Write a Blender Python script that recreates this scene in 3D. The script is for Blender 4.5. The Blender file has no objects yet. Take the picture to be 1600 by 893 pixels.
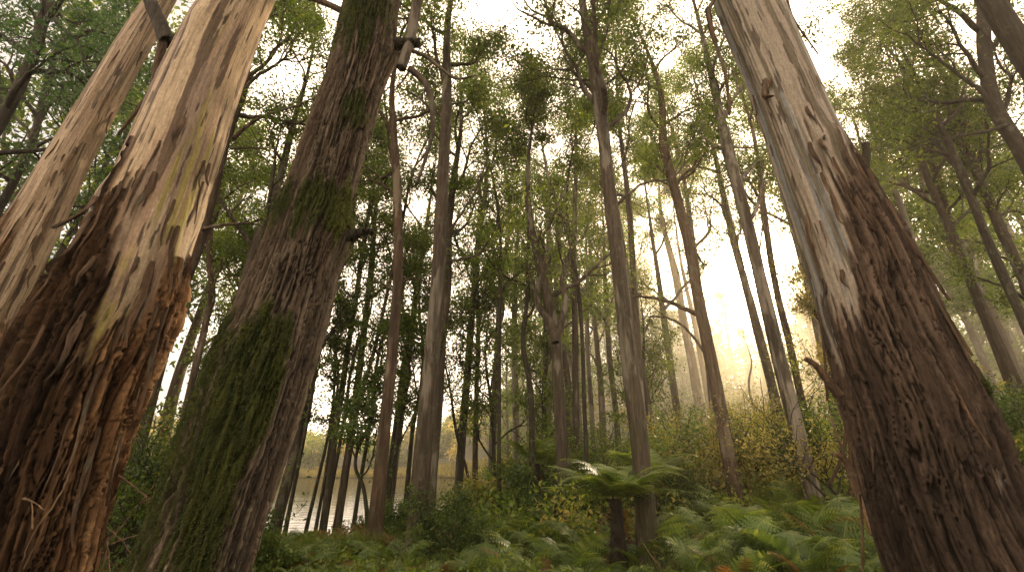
import bpy, math, random
import numpy as np
from mathutils import Vector

R = math.radians
SUN_AZ_ = math.radians(31.0)
SC = bpy.context.scene
COL = SC.collection
RNG = np.random.default_rng(11)

# ------------------------------------------------------------------ camera
CAM_H, PITCH, FPX = 1.5, R(22.0), 690.0
cam_data = bpy.data.cameras.new('camera')
cam_data.sensor_width = 36.0
cam_data.lens = FPX / 1600.0 * 36.0
cam_data.clip_start = 0.05
cam_data.clip_end = 3000.0
cam = bpy.data.objects.new('camera', cam_data)
COL.objects.link(cam)
cam.location = (0, 0, CAM_H)
cam.rotation_euler = (math.pi / 2 + PITCH, 0, 0)
SC.camera = cam
CP, SP = math.cos(PITCH), math.sin(PITCH)

def ray(px, py):
    x, up = (px - 800.0) / FPX, (446.5 - py) / FPX
    return np.array([x, CP - SP * up, SP + CP * up])

def at(px, py, y):
    """World point seen at a pixel of the photograph, at a known distance y in front of the camera."""
    r = ray(px, py)
    return r / r[1] * y + np.array([0, 0, CAM_H])

def project(P):
    P = np.asarray(P, float) - np.array([0, 0, CAM_H])
    fx, fz, fu = P[..., 0], P[..., 1] * CP + P[..., 2] * SP, -P[..., 1] * SP + P[..., 2] * CP
    return np.stack([800 + FPX * fx / fz, 446.5 - FPX * fu / fz], -1)

def px_radius(C, axis, wpx):
    """Radius at C whose outline is wpx pixels wide across the axis."""
    v = C - np.array([0, 0, CAM_H])
    n = np.cross(axis, v); n /= np.linalg.norm(n)
    a, b = project(C + n * .05), project(C - n * .05)
    return .05 * wpx / max(np.linalg.norm(a - b), 1e-6)

# ------------------------------------------------------------------ noise
def _h(ix, iy, iz, seed):
    u = np.uint32
    h = (ix.astype(u) * u(73856093)) ^ (iy.astype(u) * u(19349663)) ^ (iz.astype(u) * u(83492791)) ^ u(seed * 2654435 % 4294967291)
    h = (h ^ (h >> u(13))) * u(1274126177)
    h = (h ^ (h >> u(15))) * u(2246822519)
    h ^= h >> u(16)
    return h.astype(np.float32) / np.float32(4294967295.0)

def vnoise(P, seed=0):
    with np.errstate(over='ignore'):
        F = np.floor(P).astype(np.int64)
        f = (P - F).astype(np.float32)
        f = f * f * f * (f * (f * 6 - 15) + 10)
        x0, y0, z0 = F[:, 0], F[:, 1], F[:, 2]
        fx, fy, fz = f[:, 0], f[:, 1], f[:, 2]
        def c(a, b, d): return _h(x0 + a, y0 + b, z0 + d, seed)
        a = c(0, 0, 0) * (1 - fx) + c(1, 0, 0) * fx
        b = c(0, 1, 0) * (1 - fx) + c(1, 1, 0) * fx
        e = c(0, 0, 1) * (1 - fx) + c(1, 0, 1) * fx
        g = c(0, 1, 1) * (1 - fx) + c(1, 1, 1) * fx
        return (a * (1 - fy) + b * fy) * (1 - fz) + (e * (1 - fy) + g * fy) * fz

def fbm(P, seed=0, octv=4, gain=.5):
    s, a, t = 0, 1.0, 0
    P = np.asarray(P, np.float64)
    for o in range(octv):
        s = s + a * vnoise(P, seed + o * 17)
        t += a; a *= gain; P = P * 2.03 + 7.1
    return s / t

def sstep(a, b, x):
    t = np.clip((x - a) / (b - a), 0, 1)
    return t * t * (3 - 2 * t)

# ------------------------------------------------------------------ mesh helpers
def mesh_np(name, V, F, mats, smooth=True, attrs=None, col=None, midx=None):
    V = np.ascontiguousarray(V, np.float32); F = np.ascontiguousarray(F, np.int32)
    k = F.shape[1]
    me = bpy.data.meshes.new(name)
    me.vertices.add(len(V)); me.vertices.foreach_set('co', V.ravel())
    me.loops.add(F.size); me.loops.foreach_set('vertex_index', F.ravel())
    me.polygons.add(len(F)); me.polygons.foreach_set('loop_start', np.arange(0, F.size, k, dtype=np.int32))
    if smooth:
        me.polygons.foreach_set('use_smooth', np.ones(len(F), bool))
    for m in (mats if isinstance(mats, (list, tuple)) else [mats]):
        me.materials.append(m)
    if midx is not None:
        me.polygons.foreach_set('material_index', np.asarray(midx, np.int32))
    for an, av in (attrs or {}).items():
        a = me.attributes.new(an, 'FLOAT', 'POINT'); a.data.foreach_set('value', np.asarray(av, np.float32))
    if col is not None:
        a = me.attributes.new('col', 'FLOAT_COLOR', 'POINT')
        c4 = np.ones((len(V), 4), np.float32); c4[:, :3] = col
        a.data.foreach_set('color', c4.ravel())
    me.update(calc_edges=True)
    return me

def obj(name, me, parent=None, loc=None):
    o = bpy.data.objects.new(name, me)
    COL.objects.link(o)
    if parent is not None: o.parent = parent
    if loc is not None: o.location = loc
    return o

def thing(name, label, cat, loc=(0, 0, 0), group=None, rotz=0, scale=1):
    o = bpy.data.objects.new(name, None); COL.objects.link(o)
    o.empty_display_size = .2
    o.location = loc; o.rotation_euler = (0, 0, rotz); o.scale = (scale,) * 3
    o['label'] = label; o['category'] = cat
    if group: o['group'] = group
    return o

def copy_thing(src, label, loc, rotz, scale, group):
    r = src.copy(); COL.objects.link(r)
    r.location = loc; r.rotation_euler = (0, 0, rotz); r.scale = (scale,) * 3
    r['label'] = label
    if group: r['group'] = group
    for ch in list(src.children):
        c = ch.copy(); COL.objects.link(c); c.parent = r
    return r

class Acc:
    """Collects quads (and one value per vertex) into one mesh."""
    def __init__(s): s.V, s.F, s.T, s.n = [], [], [], 0
    def add(s, V, F, t=None):
        s.V.append(V); s.F.append(F + s.n); s.n += len(V)
        s.T.append(np.full(len(V), .5) if t is None else t)
    def mesh(s, name, mat, smooth=True):
        return mesh_np(name, np.concatenate(s.V), np.concatenate(s.F), mat, smooth, {'tone': np.concatenate(s.T)})

def tube(pts, rad, sides=6, jitter=None):
    pts = np.asarray(pts, float); n = len(pts)
    T = np.gradient(pts, axis=0); T /= np.linalg.norm(T, axis=1)[:, None] + 1e-9
    ref = np.array([1., 0, 0]) if abs(T[0, 0]) < .8 else np.array([0, 1., 0])
    A = np.cross(T, ref); A /= np.linalg.norm(A, axis=1)[:, None] + 1e-9
    B = np.cross(T, A)
    u = np.arange(sides) / sides * 2 * np.pi
    rr = np.asarray(rad, float)[:, None] * np.ones(sides)
    if jitter is not None: rr = rr * jitter
    V = pts[:, None, :] + rr[..., None] * (np.cos(u)[None, :, None] * A[:, None] + np.sin(u)[None, :, None] * B[:, None])
    i = np.arange(n - 1)[:, None] * sides; j = np.arange(sides)[None]; k = (j + 1) % sides
    F = np.stack([i + j, i + k, i + sides + k, i + sides + j], -1).reshape(-1, 4)
    return V.reshape(-1, 3), F

def cap(pts, rad, sides):
    """tube() closed at the far end."""
    d = pts[-1] - pts[-2]; d = d / np.linalg.norm(d)
    p2 = np.vstack([pts, pts[-1] + d * rad[-1] * .12, pts[-1] + d * rad[-1] * .14])
    r2 = np.append(rad, [rad[-1] * .8, rad[-1] * .02])
    return tube(p2, r2, sides)

def spline(P, n):
    P = np.asarray(P, float)
    d = np.r_[0, np.cumsum(np.linalg.norm(np.diff(P, axis=0), axis=1))]
    t = np.linspace(0, d[-1], n)
    m = np.gradient(P, d, axis=0) if len(P) > 2 else np.repeat([(P[1] - P[0]) / d[1]], 2, 0)
    k = np.clip(np.searchsorted(d, t, 'right') - 1, 0, len(P) - 2)
    h = (d[k + 1] - d[k])[:, None]; s = ((t - d[k])[:, None]) / h
    return ((2 * s**3 - 3 * s**2 + 1) * P[k] + (s**3 - 2 * s**2 + s) * h * m[k]
            + (-2 * s**3 + 3 * s**2) * P[k + 1] + (s**3 - s**2) * h * m[k + 1])

def leaves(acc, C, L, W, rng, tone, droop=.5, up_normal=0.0):
    n = len(C)
    if n == 0: return
    d = rng.normal(size=(n, 3)); d /= np.linalg.norm(d, axis=1)[:, None]
    d[:, 2] -= droop; d /= np.linalg.norm(d, axis=1)[:, None]
    q = rng.normal(size=(n, 3)); q[:, :2] *= (1 - up_normal); q[:, 2] += 0
    s = np.cross(d, q); s /= np.linalg.norm(s, axis=1)[:, None] + 1e-9
    l = (L * rng.uniform(.65, 1.3, n))[:, None]; w = (W * rng.uniform(.7, 1.25, n))[:, None]
    m = C + d * l * .45
    V = np.stack([C, m + s * w * .5, C + d * l, m - s * w * .5], 1).reshape(-1, 3)
    F = np.arange(4 * n).reshape(-1, 4)
    acc.add(V, F, np.repeat(tone, 4))

# ------------------------------------------------------------------ materials
class N:
    def __init__(s, name):
        s.m = bpy.data.materials.new(name); s.m.use_nodes = True
        s.t = s.m.node_tree; s.t.nodes.clear()
        s.out = s.t.nodes.new('ShaderNodeOutputMaterial')
    def n(s, typ, **kw):
        x = s.t.nodes.new(typ)
        for k, v in kw.items():
            if k in x.inputs: x.inputs[k].default_value = v
            else: setattr(x, k, v)
        return x
    def l(s, a, b): s.t.links.new(a, b)
    def ramp(s, fac, stops, interp='LINEAR'):
        r = s.n('ShaderNodeValToRGB'); r.color_ramp.interpolation = interp
        e = r.color_ramp.elements
        while len(e) < len(stops): e.new(.5)
        for i, (p, c) in enumerate(stops):
            e[i].position = p; e[i].color = (*c, 1) if len(c) == 3 else c
        s.l(fac, r.inputs[0]); return r.outputs[0]
    def mix(s, fac, a, b, blend='MIX'):
        x = s.n('ShaderNodeMix'); x.data_type = 'RGBA'; x.blend_type = blend
        for v, i in ((fac, 0), (a, 6), (b, 7)):
            if hasattr(v, 'is_linked'): s.l(v, x.inputs[i])
            else: x.inputs[i].default_value = v if i == 0 else (*v, 1)
        return x.outputs[2]
    def noise(s, vec, scale, detail=4, rough=.55):
        x = s.n('ShaderNodeTexNoise'); x.inputs['Scale'].default_value = scale
        x.inputs['Detail'].default_value = detail; x.inputs['Roughness'].default_value = rough
        if vec is not None: s.l(vec, x.inputs['Vector'])
        return x.outputs[0]
    def mapping(s, vec, sc):
        x = s.n('ShaderNodeMapping'); x.inputs['Scale'].default_value = sc; s.l(vec, x.inputs[0]); return x.outputs[0]
    def bump(s, h, strength, dist):
        x = s.n('ShaderNodeBump'); x.inputs['Strength'].default_value = strength; x.inputs['Distance'].default_value = dist
        s.l(h, x.inputs['Height']); return x.outputs[0]

def leaf_mat(name, dark, mid, light, trans=.5, tint=(1.0, 1.25, .35), tgain=1.0):
    b = N(name)
    a = b.n('ShaderNodeAttribute', attribute_name='tone')
    oi = b.n('ShaderNodeObjectInfo')
    c = b.ramp(a.outputs['Fac'], [(0, dark), (.5, mid), (1, light)])
    hsv = b.n('ShaderNodeHueSaturation')
    mr = b.n('ShaderNodeMapRange'); mr.inputs['To Min'].default_value = .75; mr.inputs['To Max'].default_value = 1.25
    b.l(oi.outputs['Random'], mr.inputs[0]); b.l(mr.outputs[0], hsv.inputs['Value']); b.l(c, hsv.inputs['Color'])
    p = b.n('ShaderNodeBsdfPrincipled'); p.inputs['Roughness'].default_value = .45
    p.inputs['Specular IOR Level'].default_value = .35
    b.l(hsv.outputs[0], p.inputs['Base Color'])
    t = b.n('ShaderNodeBsdfTranslucent')
    tc = b.mix(1.0, hsv.outputs[0], tuple(v * tgain for v in tint), 'MULTIPLY')
    b.l(tc, t.inputs['Color'])
    mx = b.n('ShaderNodeMixShader'); mx.inputs[0].default_value = trans
    b.l(p.outputs[0], mx.inputs[1]); b.l(t.outputs[0], mx.inputs[2]); b.l(mx.outputs[0], b.out.inputs[0])
    return b.m

M = {}
M['leaf_mid'] = leaf_mat('gum leaves', (0.028, 0.05, 0.013), (0.072, 0.114, 0.027), (0.17, 0.205, 0.05), 0.5, (1.45, 1.38, 0.36), 1.8)
M['leaf_dark'] = leaf_mat('cool dark leaves', (0.018, 0.045, 0.024), (0.04, 0.08, 0.036), (0.09, 0.14, 0.05), 0.42, (1.2, 1.3, 0.5), 1.5)
M['leaf_bright'] = leaf_mat('bright leaves', (0.03, 0.055, 0.014), (0.078, 0.122, 0.028), (0.18, 0.21, 0.05), 0.48, (1.45, 1.36, 0.35), 1.7)
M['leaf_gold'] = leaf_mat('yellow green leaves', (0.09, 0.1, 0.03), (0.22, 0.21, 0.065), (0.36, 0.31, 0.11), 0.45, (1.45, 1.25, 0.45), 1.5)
M['leaf_shrub'] = leaf_mat('shrub leaves', (0.025, 0.052, 0.013), (0.065, 0.11, 0.025), (0.16, 0.2, 0.045), 0.4, (1.4, 1.4, 0.36), 1.5)
M['fern'] = leaf_mat('fern fronds', (0.06, 0.1, 0.03), (0.13, 0.19, 0.06), (0.28, 0.31, 0.11), 0.42, (1.35, 1.3, 0.42), 1.4)
M['fern_brown'] = leaf_mat('dry fern fronds', (.10, .05, .02), (.17, .09, .035), (.26, .16, .06), .4, (1.4, 1.1, .5), 1.2)

def trunk_mat(name, cols, moss=.5, pale=None, thr=.46):
    b = N(name)
    tc = b.n('ShaderNodeTexCoord'); oi = b.n('ShaderNodeObjectInfo')
    add = b.n('ShaderNodeVectorMath', operation='ADD')
    sc = b.n('ShaderNodeVectorMath', operation='SCALE'); sc.inputs['Scale'].default_value = 37.0
    cmb = b.n('ShaderNodeCombineXYZ'); b.l(oi.outputs['Random'], cmb.inputs[0]); b.l(oi.outputs['Random'], cmb.inputs[2])
    b.l(cmb.outputs[0], sc.inputs[0]); b.l(tc.outputs['Object'], add.inputs[0]); b.l(sc.outputs[0], add.inputs[1])
    V = add.outputs[0]
    fib = b.noise(b.mapping(V, (9, 9, .9)), 2.2, 6, .62)
    fine = b.noise(b.mapping(V, (30, 30, 4)), 2.0, 4, .6)
    big = b.noise(b.mapping(V, (1.4, 1.4, .35)), 1.6, 4, .6)
    c = b.ramp(fib, [(.28, cols[0]), (.5, cols[1]), (.72, cols[2])])
    c = b.mix(.45, c, b.ramp(fine, [(.3, (.25, .25, .25)), (.7, (1.5, 1.45, 1.4))]), 'MULTIPLY')
    if pale:
        c = b.mix(b.ramp(big, [(thr, (0, 0, 0)), (thr + .05, (1, 1, 1))]), c, b.mix(.4, pale, b.ramp(fine, [(.3, (.5, .5, .5)), (.7, (1.2, 1.2, 1.2))]), 'MULTIPLY'))
    c = b.mix(b.ramp(b.noise(b.mapping(V, (1, 1, .6)), 5.5, 5, .7), [(.55, (0, 0, 0)), (.66, (.55, .55, .55))]), c, (.15, .155, .115))
    c = b.mix(b.ramp(b.noise(b.mapping(V, (3, 3, .25)), 2.1, 4, .6), [(.5, (0, 0, 0)), (.64, (.7, .7, .7))]), c, (.03, .024, .018))
    sep = b.n('ShaderNodeSeparateXYZ'); b.l(tc.outputs['Object'], sep.inputs[0])
    mr = b.n('ShaderNodeMapRange'); mr.inputs['From Min'].default_value = 0; mr.inputs['From Max'].default_value = 5.5
    mr.inputs['To Min'].default_value = .62; mr.inputs['To Max'].default_value = .0; b.l(sep.outputs[2], mr.inputs[0])
    mz = b.n('ShaderNodeMath', operation='MULTIPLY'); b.l(mr.outputs[0], mz.inputs[0])
    b.l(b.ramp(b.noise(V, 2.6, 6, .65), [(.42, (0, 0, 0)), (.62, (1, 1, 1))]), mz.inputs[1])
    mm = b.n('ShaderNodeMath', operation='MULTIPLY'); b.l(mz.outputs[0], mm.inputs[0]); mm.inputs[1].default_value = moss
    c = b.mix(mm.outputs[0], c, (.035, .05, .012))
    p = b.n('ShaderNodeBsdfPrincipled'); p.inputs['Roughness'].default_value = .85; p.inputs['Specular IOR Level'].default_value = .25
    b.l(c, p.inputs['Base Color'])
    sm = b.n('ShaderNodeMath', operation='ADD'); b.l(fib, sm.inputs[0]); b.l(fine, sm.inputs[1])
    b.l(b.bump(sm.outputs[0], .9, .025), p.inputs['Normal'])
    b.l(p.outputs[0], b.out.inputs[0])
    return b.m

M['bark'] = trunk_mat('grey brown bark', ((.03, .022, .016), (.075, .057, .042), (.135, .105, .078)), .8, (.20, .175, .14), .555)
M['bark_brown'] = trunk_mat('red brown bark', ((.035, .021, .014), (.085, .054, .035), (.15, .10, .066)), .6, (.21, .165, .12), .575)
M['bark_pale'] = trunk_mat('pale gum bark', ((.06, .048, .036), (.125, .10, .076), (.20, .165, .13)), .5, (.29, .25, .205))
M['bark_dark'] = trunk_mat('dark mossy bark', ((.014, .011, .009), (.042, .034, .025), (.08, .066, .046)), 1.3)
M['bark_far'] = trunk_mat('weathered bark', ((.045, .033, .024), (.095, .073, .054), (.16, .125, .095)), .3, (.24, .21, .17), .55)

def hero_mat(name):
    b = N(name)
    a = b.n('ShaderNodeAttribute', attribute_name='col')
    rg = b.n('ShaderNodeAttribute', attribute_name='rough')
    tc = b.n('ShaderNodeTexCoord')
    f1 = b.noise(b.mapping(tc.outputs['Object'], (60, 60, 7)), 1.6, 5, .65)
    f2 = b.noise(tc.outputs['Object'], 34, 6, .65)
    f3 = b.noise(tc.outputs['Object'], 190, 3, .6)
    c = b.mix(.55, a.outputs['Color'], b.ramp(f1, [(.28, (.45, .44, .43)), (.72, (1.45, 1.42, 1.4))]), 'MULTIPLY')
    c = b.mix(.45, c, b.ramp(f2, [(.3, (.6, .58, .56)), (.7, (1.3, 1.3, 1.3))]), 'MULTIPLY')
    c = b.mix(.35, c, b.ramp(f3, [(.3, (.6, .6, .6)), (.7, (1.35, 1.35, 1.35))]), 'MULTIPLY')
    p = b.n('ShaderNodeBsdfPrincipled'); p.inputs['Specular IOR Level'].default_value = .22
    mr = b.n('ShaderNodeMapRange'); mr.inputs['To Min'].default_value = .6; mr.inputs['To Max'].default_value = .95
    b.l(rg.outputs['Fac'], mr.inputs[0]); b.l(mr.outputs[0], p.inputs['Roughness'])
    b.l(c, p.inputs['Base Color'])
    ad = b.n('ShaderNodeMath', operation='ADD'); b.l(f1, ad.inputs[0]); b.l(f2, ad.inputs[1])
    ad2 = b.n('ShaderNodeMath', operation='MULTIPLY_ADD'); b.l(f3, ad2.inputs[0]); ad2.inputs[1].default_value = .35; b.l(ad.outputs[0], ad2.inputs[2])
    st = b.n('ShaderNodeMapRange'); st.inputs['To Min'].default_value = .18; st.inputs['To Max'].default_value = .9
    b.l(rg.outputs['Fac'], st.inputs[0])
    bp = b.n('ShaderNodeBump'); bp.inputs['Distance'].default_value = .012
    b.l(st.outputs[0], bp.inputs['Strength']); b.l(ad2.outputs[0], bp.inputs['Height'])
    b.l(bp.outputs[0], p.inputs['Normal']); b.l(p.outputs[0], b.out.inputs[0])
    return b.m
M['hero'] = hero_mat('layered bark')
M['moss'] = leaf_mat('moss tufts', (.022, .034, .006), (.05, .068, .01), (.12, .135, .016), .3, (1.2, 1.2, .3), 1.2)
M['strip'] = trunk_mat('peeling bark ribbons', ((.035, .022, .015), (.10, .06, .036), (.2, .125, .075)), 0)
M['twig'] = trunk_mat('dry twigs', ((.10, .06, .035), (.2, .125, .07), (.33, .22, .13)), 0)
M['fern_trunk'] = trunk_mat('fibrous fern trunk', ((.008, .006, .005), (.02, .015, .011), (.045, .033, .022)), .2)

# ground
b = N('forest floor')
tc = b.n('ShaderNodeTexCoord')
n1 = b.noise(tc.outputs['Object'], .35, 6, .6); n2 = b.noise(tc.outputs['Object'], 7, 8, .7)
c = b.ramp(n2, [(.3, (.018, .014, .008)), (.5, (.05, .038, .02)), (.7, (.10, .075, .04))])
c = b.mix(b.ramp(n1, [(.4, (0, 0, 0)), (.6, (1, 1, 1))]), c, b.ramp(n2, [(.3, (.02, .03, .008)), (.7, (.06, .08, .02))]))
p = b.n('ShaderNodeBsdfPrincipled'); p.inputs['Roughness'].default_value = .95
b.l(c, p.inputs['Base Color']); b.l(b.bump(n2, .8, .08), p.inputs['Normal']); b.l(p.outputs[0], b.out.inputs[0])
M['ground'] = b.m
# water
b = N('still lake water')
tc = b.n('ShaderNodeTexCoord')
p = b.n('ShaderNodeBsdfPrincipled'); p.inputs['Base Color'].default_value = (.02, .022, .014, 1)
p.inputs['Roughness'].default_value = .03; p.inputs['IOR'].default_value = 1.33
w = b.noise(b.mapping(tc.outputs['Object'], (.5, 2.2, 1)), 1.3, 3, .5)
b.l(b.bump(w, .30, .06), p.inputs['Normal']); b.l(p.outputs[0], b.out.inputs[0])
M['water'] = b.m

# ------------------------------------------------------------------ terrain
WATER = -.9
def softplus(x): return np.log1p(np.exp(np.clip(x, -30, 30))) + np.maximum(x - 30, 0)
def shore(x, y):
    """> 0 over the lake: metres inside the shoreline."""
    w = 1.5 * np.sin(x * .31 + 1) + 1.1 * np.sin(y * .23)
    s = np.minimum(y - 17.0 - .45 * np.maximum(0, x + 4.5) + .4 * np.sin(x * .8), (-1.2 - .055 * (y - 17)) - x + .5 * w)
    s = np.minimum(s, x + 85 + w)
    return np.minimum(s, 96 + .12 * (x + 20) - y + w)
def ground_h(x, y):
    x = np.asarray(x, float); y = np.asarray(y, float)
    s = x * .8 + y * .22 - 7.2
    h = 11 * (1 - np.exp(-.25 * softplus(s) / 11)) - .02
    h = h + .10 * np.sin(x * .7 + 1.3) * np.sin(y * .55) + .05 * np.sin(x * 1.9 + y * 1.3)
    far = np.maximum(0, y - 104 - .1 * x)
    h = h + np.minimum(.2 * far, 3.2 + 9 * sstep(-45, 0, x)) * (1 - sstep(-10, 60, x)) + .035 * np.minimum(np.maximum(0, y - 40), 300)* sstep(-10, 30, x)
    h = h + np.minimum(.25 * np.maximum(0, -x - 90), 16)
    d = sstep(-6.5, 5.0, shore(x, y))
    h = np.where(shore(x, y) > -6.5, h * (1 - d) + (WATER - 1.3) * d, h)
    return h
def gh(x, y): return float(ground_h(np.array([x]), np.array([y]))[0])

gx = np.sinh(np.linspace(-5.2, 5.2, 240)) * 10.0
gy = np.r_[np.sinh(np.linspace(-3.6, 0, 30))[:-1] * 12, np.linspace(0, 30, 130), 30 + np.sinh(np.linspace(.02, 4.6, 130)) * 18]
GX, GY = np.meshgrid(gx, gy)
GZ = ground_h(GX, GY) + .05 * (fbm(np.stack([GX.ravel(), GY.ravel(), GX.ravel() * 0], -1) * .9, 5, 3).reshape(GX.shape) - .5)
nx_, ny_ = len(gx), len(gy)
idx = np.arange(nx_ * ny_).reshape(ny_, nx_)
F = np.stack([idx[:-1, :-1], idx[:-1, 1:], idx[1:, 1:], idx[1:, :-1]], -1).reshape(-1, 4)
g = obj('ground', mesh_np('ground', np.stack([GX, GY, GZ], -1).reshape(-1, 3), F, M['ground']))
g['kind'] = 'structure'
wv = np.array([[-130, 8, WATER], [12, 8, WATER], [12, 125, WATER], [-130, 125, WATER]], float)
w = obj('lake_water', mesh_np('lake_water', wv, np.array([[0, 1, 2, 3]]), M['water'], False))
w['kind'] = 'structure'

def hit(px, py):
    """Where the line of sight through a pixel meets the ground."""
    r = ray(px, py); r = r / r[1]
    ys = np.arange(3, 160, .05)
    z = CAM_H + r[2] * ys
    gz = ground_h(r[0] * ys, ys)
    k = int(np.argmax(z <= gz)) if np.any(z <= gz) else len(ys) - 1
    wet = shore(r[0] * ys, ys) > -1.6                        # never past the near bank of the lake
    if np.any(wet[:k]): k = int(np.argmax(wet))
    y = ys[k]
    return np.array([r[0] * y, y, gz[k]])

# ------------------------------------------------------------------ trees
def rot_about(v, axis, a):
    axis = axis / (np.linalg.norm(axis) + 1e-9)
    return v * math.cos(a) + np.cross(axis, v) * math.sin(a) + axis * axis.dot(v) * (1 - math.cos(a))

def grow(rng, p, d, L, r, depth, tubes, anchors, wig=.22, trop=.10, maxd=2, nch=5):
    n = (9, 7, 5, 4)[depth]
    pts = [p.copy()]; dirs = [d.copy()]
    dd = d.copy()
    for i in range(n - 1):
        dd = dd + rng.normal(size=3) * wig + np.array([0, 0, trop])
        dd /= np.linalg.norm(dd)
        pts.append(pts[-1] + dd * L / (n - 1)); dirs.append(dd.copy())
    pts = np.array(pts)
    if depth < 2: 
        m = 2 * n; sm = spline(pts, m)
    else: sm = pts
    rad = np.linspace(r, max(r * .35, .004), len(sm))
    tubes.append((sm, rad, (8, 6, 4, 3)[depth] if r > .02 else 4))
    if depth < maxd:
        k = nch if depth == 0 else max(3, nch - 1)
        for i in range(k):
            t = (.35 + .65 * (i + rng.uniform(.2, .9)) / k) if depth == 0 else rng.uniform(.3, 1.0)
            j = min(int(t * (n - 1)), n - 1)
            ax = rng.normal(size=3)
            nd = rot_about(dirs[j], np.cross(dirs[j], ax), rng.uniform(.5, 1.15))
            nd[2] = nd[2] * .8 + .12; nd /= np.linalg.norm(nd)
            grow(rng, pts[j], nd, L * rng.uniform(.38, .6), rad[min(j * 2 if depth < 2 else j, len(rad) - 1)] * .6, depth + 1, tubes, anchors, wig * 1.15, trop, maxd, nch)
        grow(rng, pts[-1], dirs[-1], L * .4, rad[-1] * .9, maxd, tubes, anchors, wig, trop, maxd, nch)
    else:
        for t in (.35, .7, 1.0):
            j = t * (n - 1); a = int(j); fr = j - a
            q = pts[a] if a + 1 >= n else pts[a] * (1 - fr) + pts[a + 1] * fr
            anchors.append(q)

SUNV = np.array([math.sin(SUN_AZ_) * math.cos(R(20.5)), math.cos(SUN_AZ_) * math.cos(R(20.5)), math.sin(R(20.5))])
def in_gap(Pw, sunny=False):
    """The opening in the canopy through which the low sun reaches the great trunks at the left."""
    t = (Pw[:, 1] - 3.3) / SUNV[1]
    x = Pw[:, 0] - SUNV[0] * t; z = Pw[:, 2] - SUNV[2] * t
    v = Pw - np.array([0, 0, CAM_H]); v = v / np.linalg.norm(v, axis=1)[:, None]
    if sunny: return v @ SUNV > math.cos(R(5.2))
    return (Pw[:, 1] > 5.5) & (x > -5.2) & (x < -.9) & (z > .6) & (z < 6.8) | (Pw[:, 1] > 9.5) & (x > -1.6) & (x < 3.4) & (z > -1.6) & (z < 1.4) | (Pw[:, 1] > 17) & (x > -2.2) & (x < 3.8) & (z > -4.6) & (z < -1.0)

def crown_leaves(acc, anchors, n, rng, L=.12, W=.05, sig=.2, flat=.7, bias=0., origin=None, keep=.24):
    A = np.array(anchors)
    per = rng.gamma(.38, 1.0, len(A)) + .03; per /= per.sum()
    k = rng.choice(len(A), n, p=per)
    C = A[k] + rng.normal(size=(n, 3)) * sig * np.array([1, 1, flat]) * rng.uniform(.5, 1.4, (n, 1))
    at_ = rng.uniform(.15, .75, len(A))
    if origin is not None:
        ok = ~in_gap(C + origin) | (rng.random(n) < keep); ok &= ~in_gap(C + origin, True) | (rng.random(n) < .22); C, k = C[ok], k[ok]; n = len(C)
    tone = np.clip(at_[k] + rng.normal(size=n) * .16 + bias, 0, 1)
    leaves(acc, C, L, W, rng, tone, .45)

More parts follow.
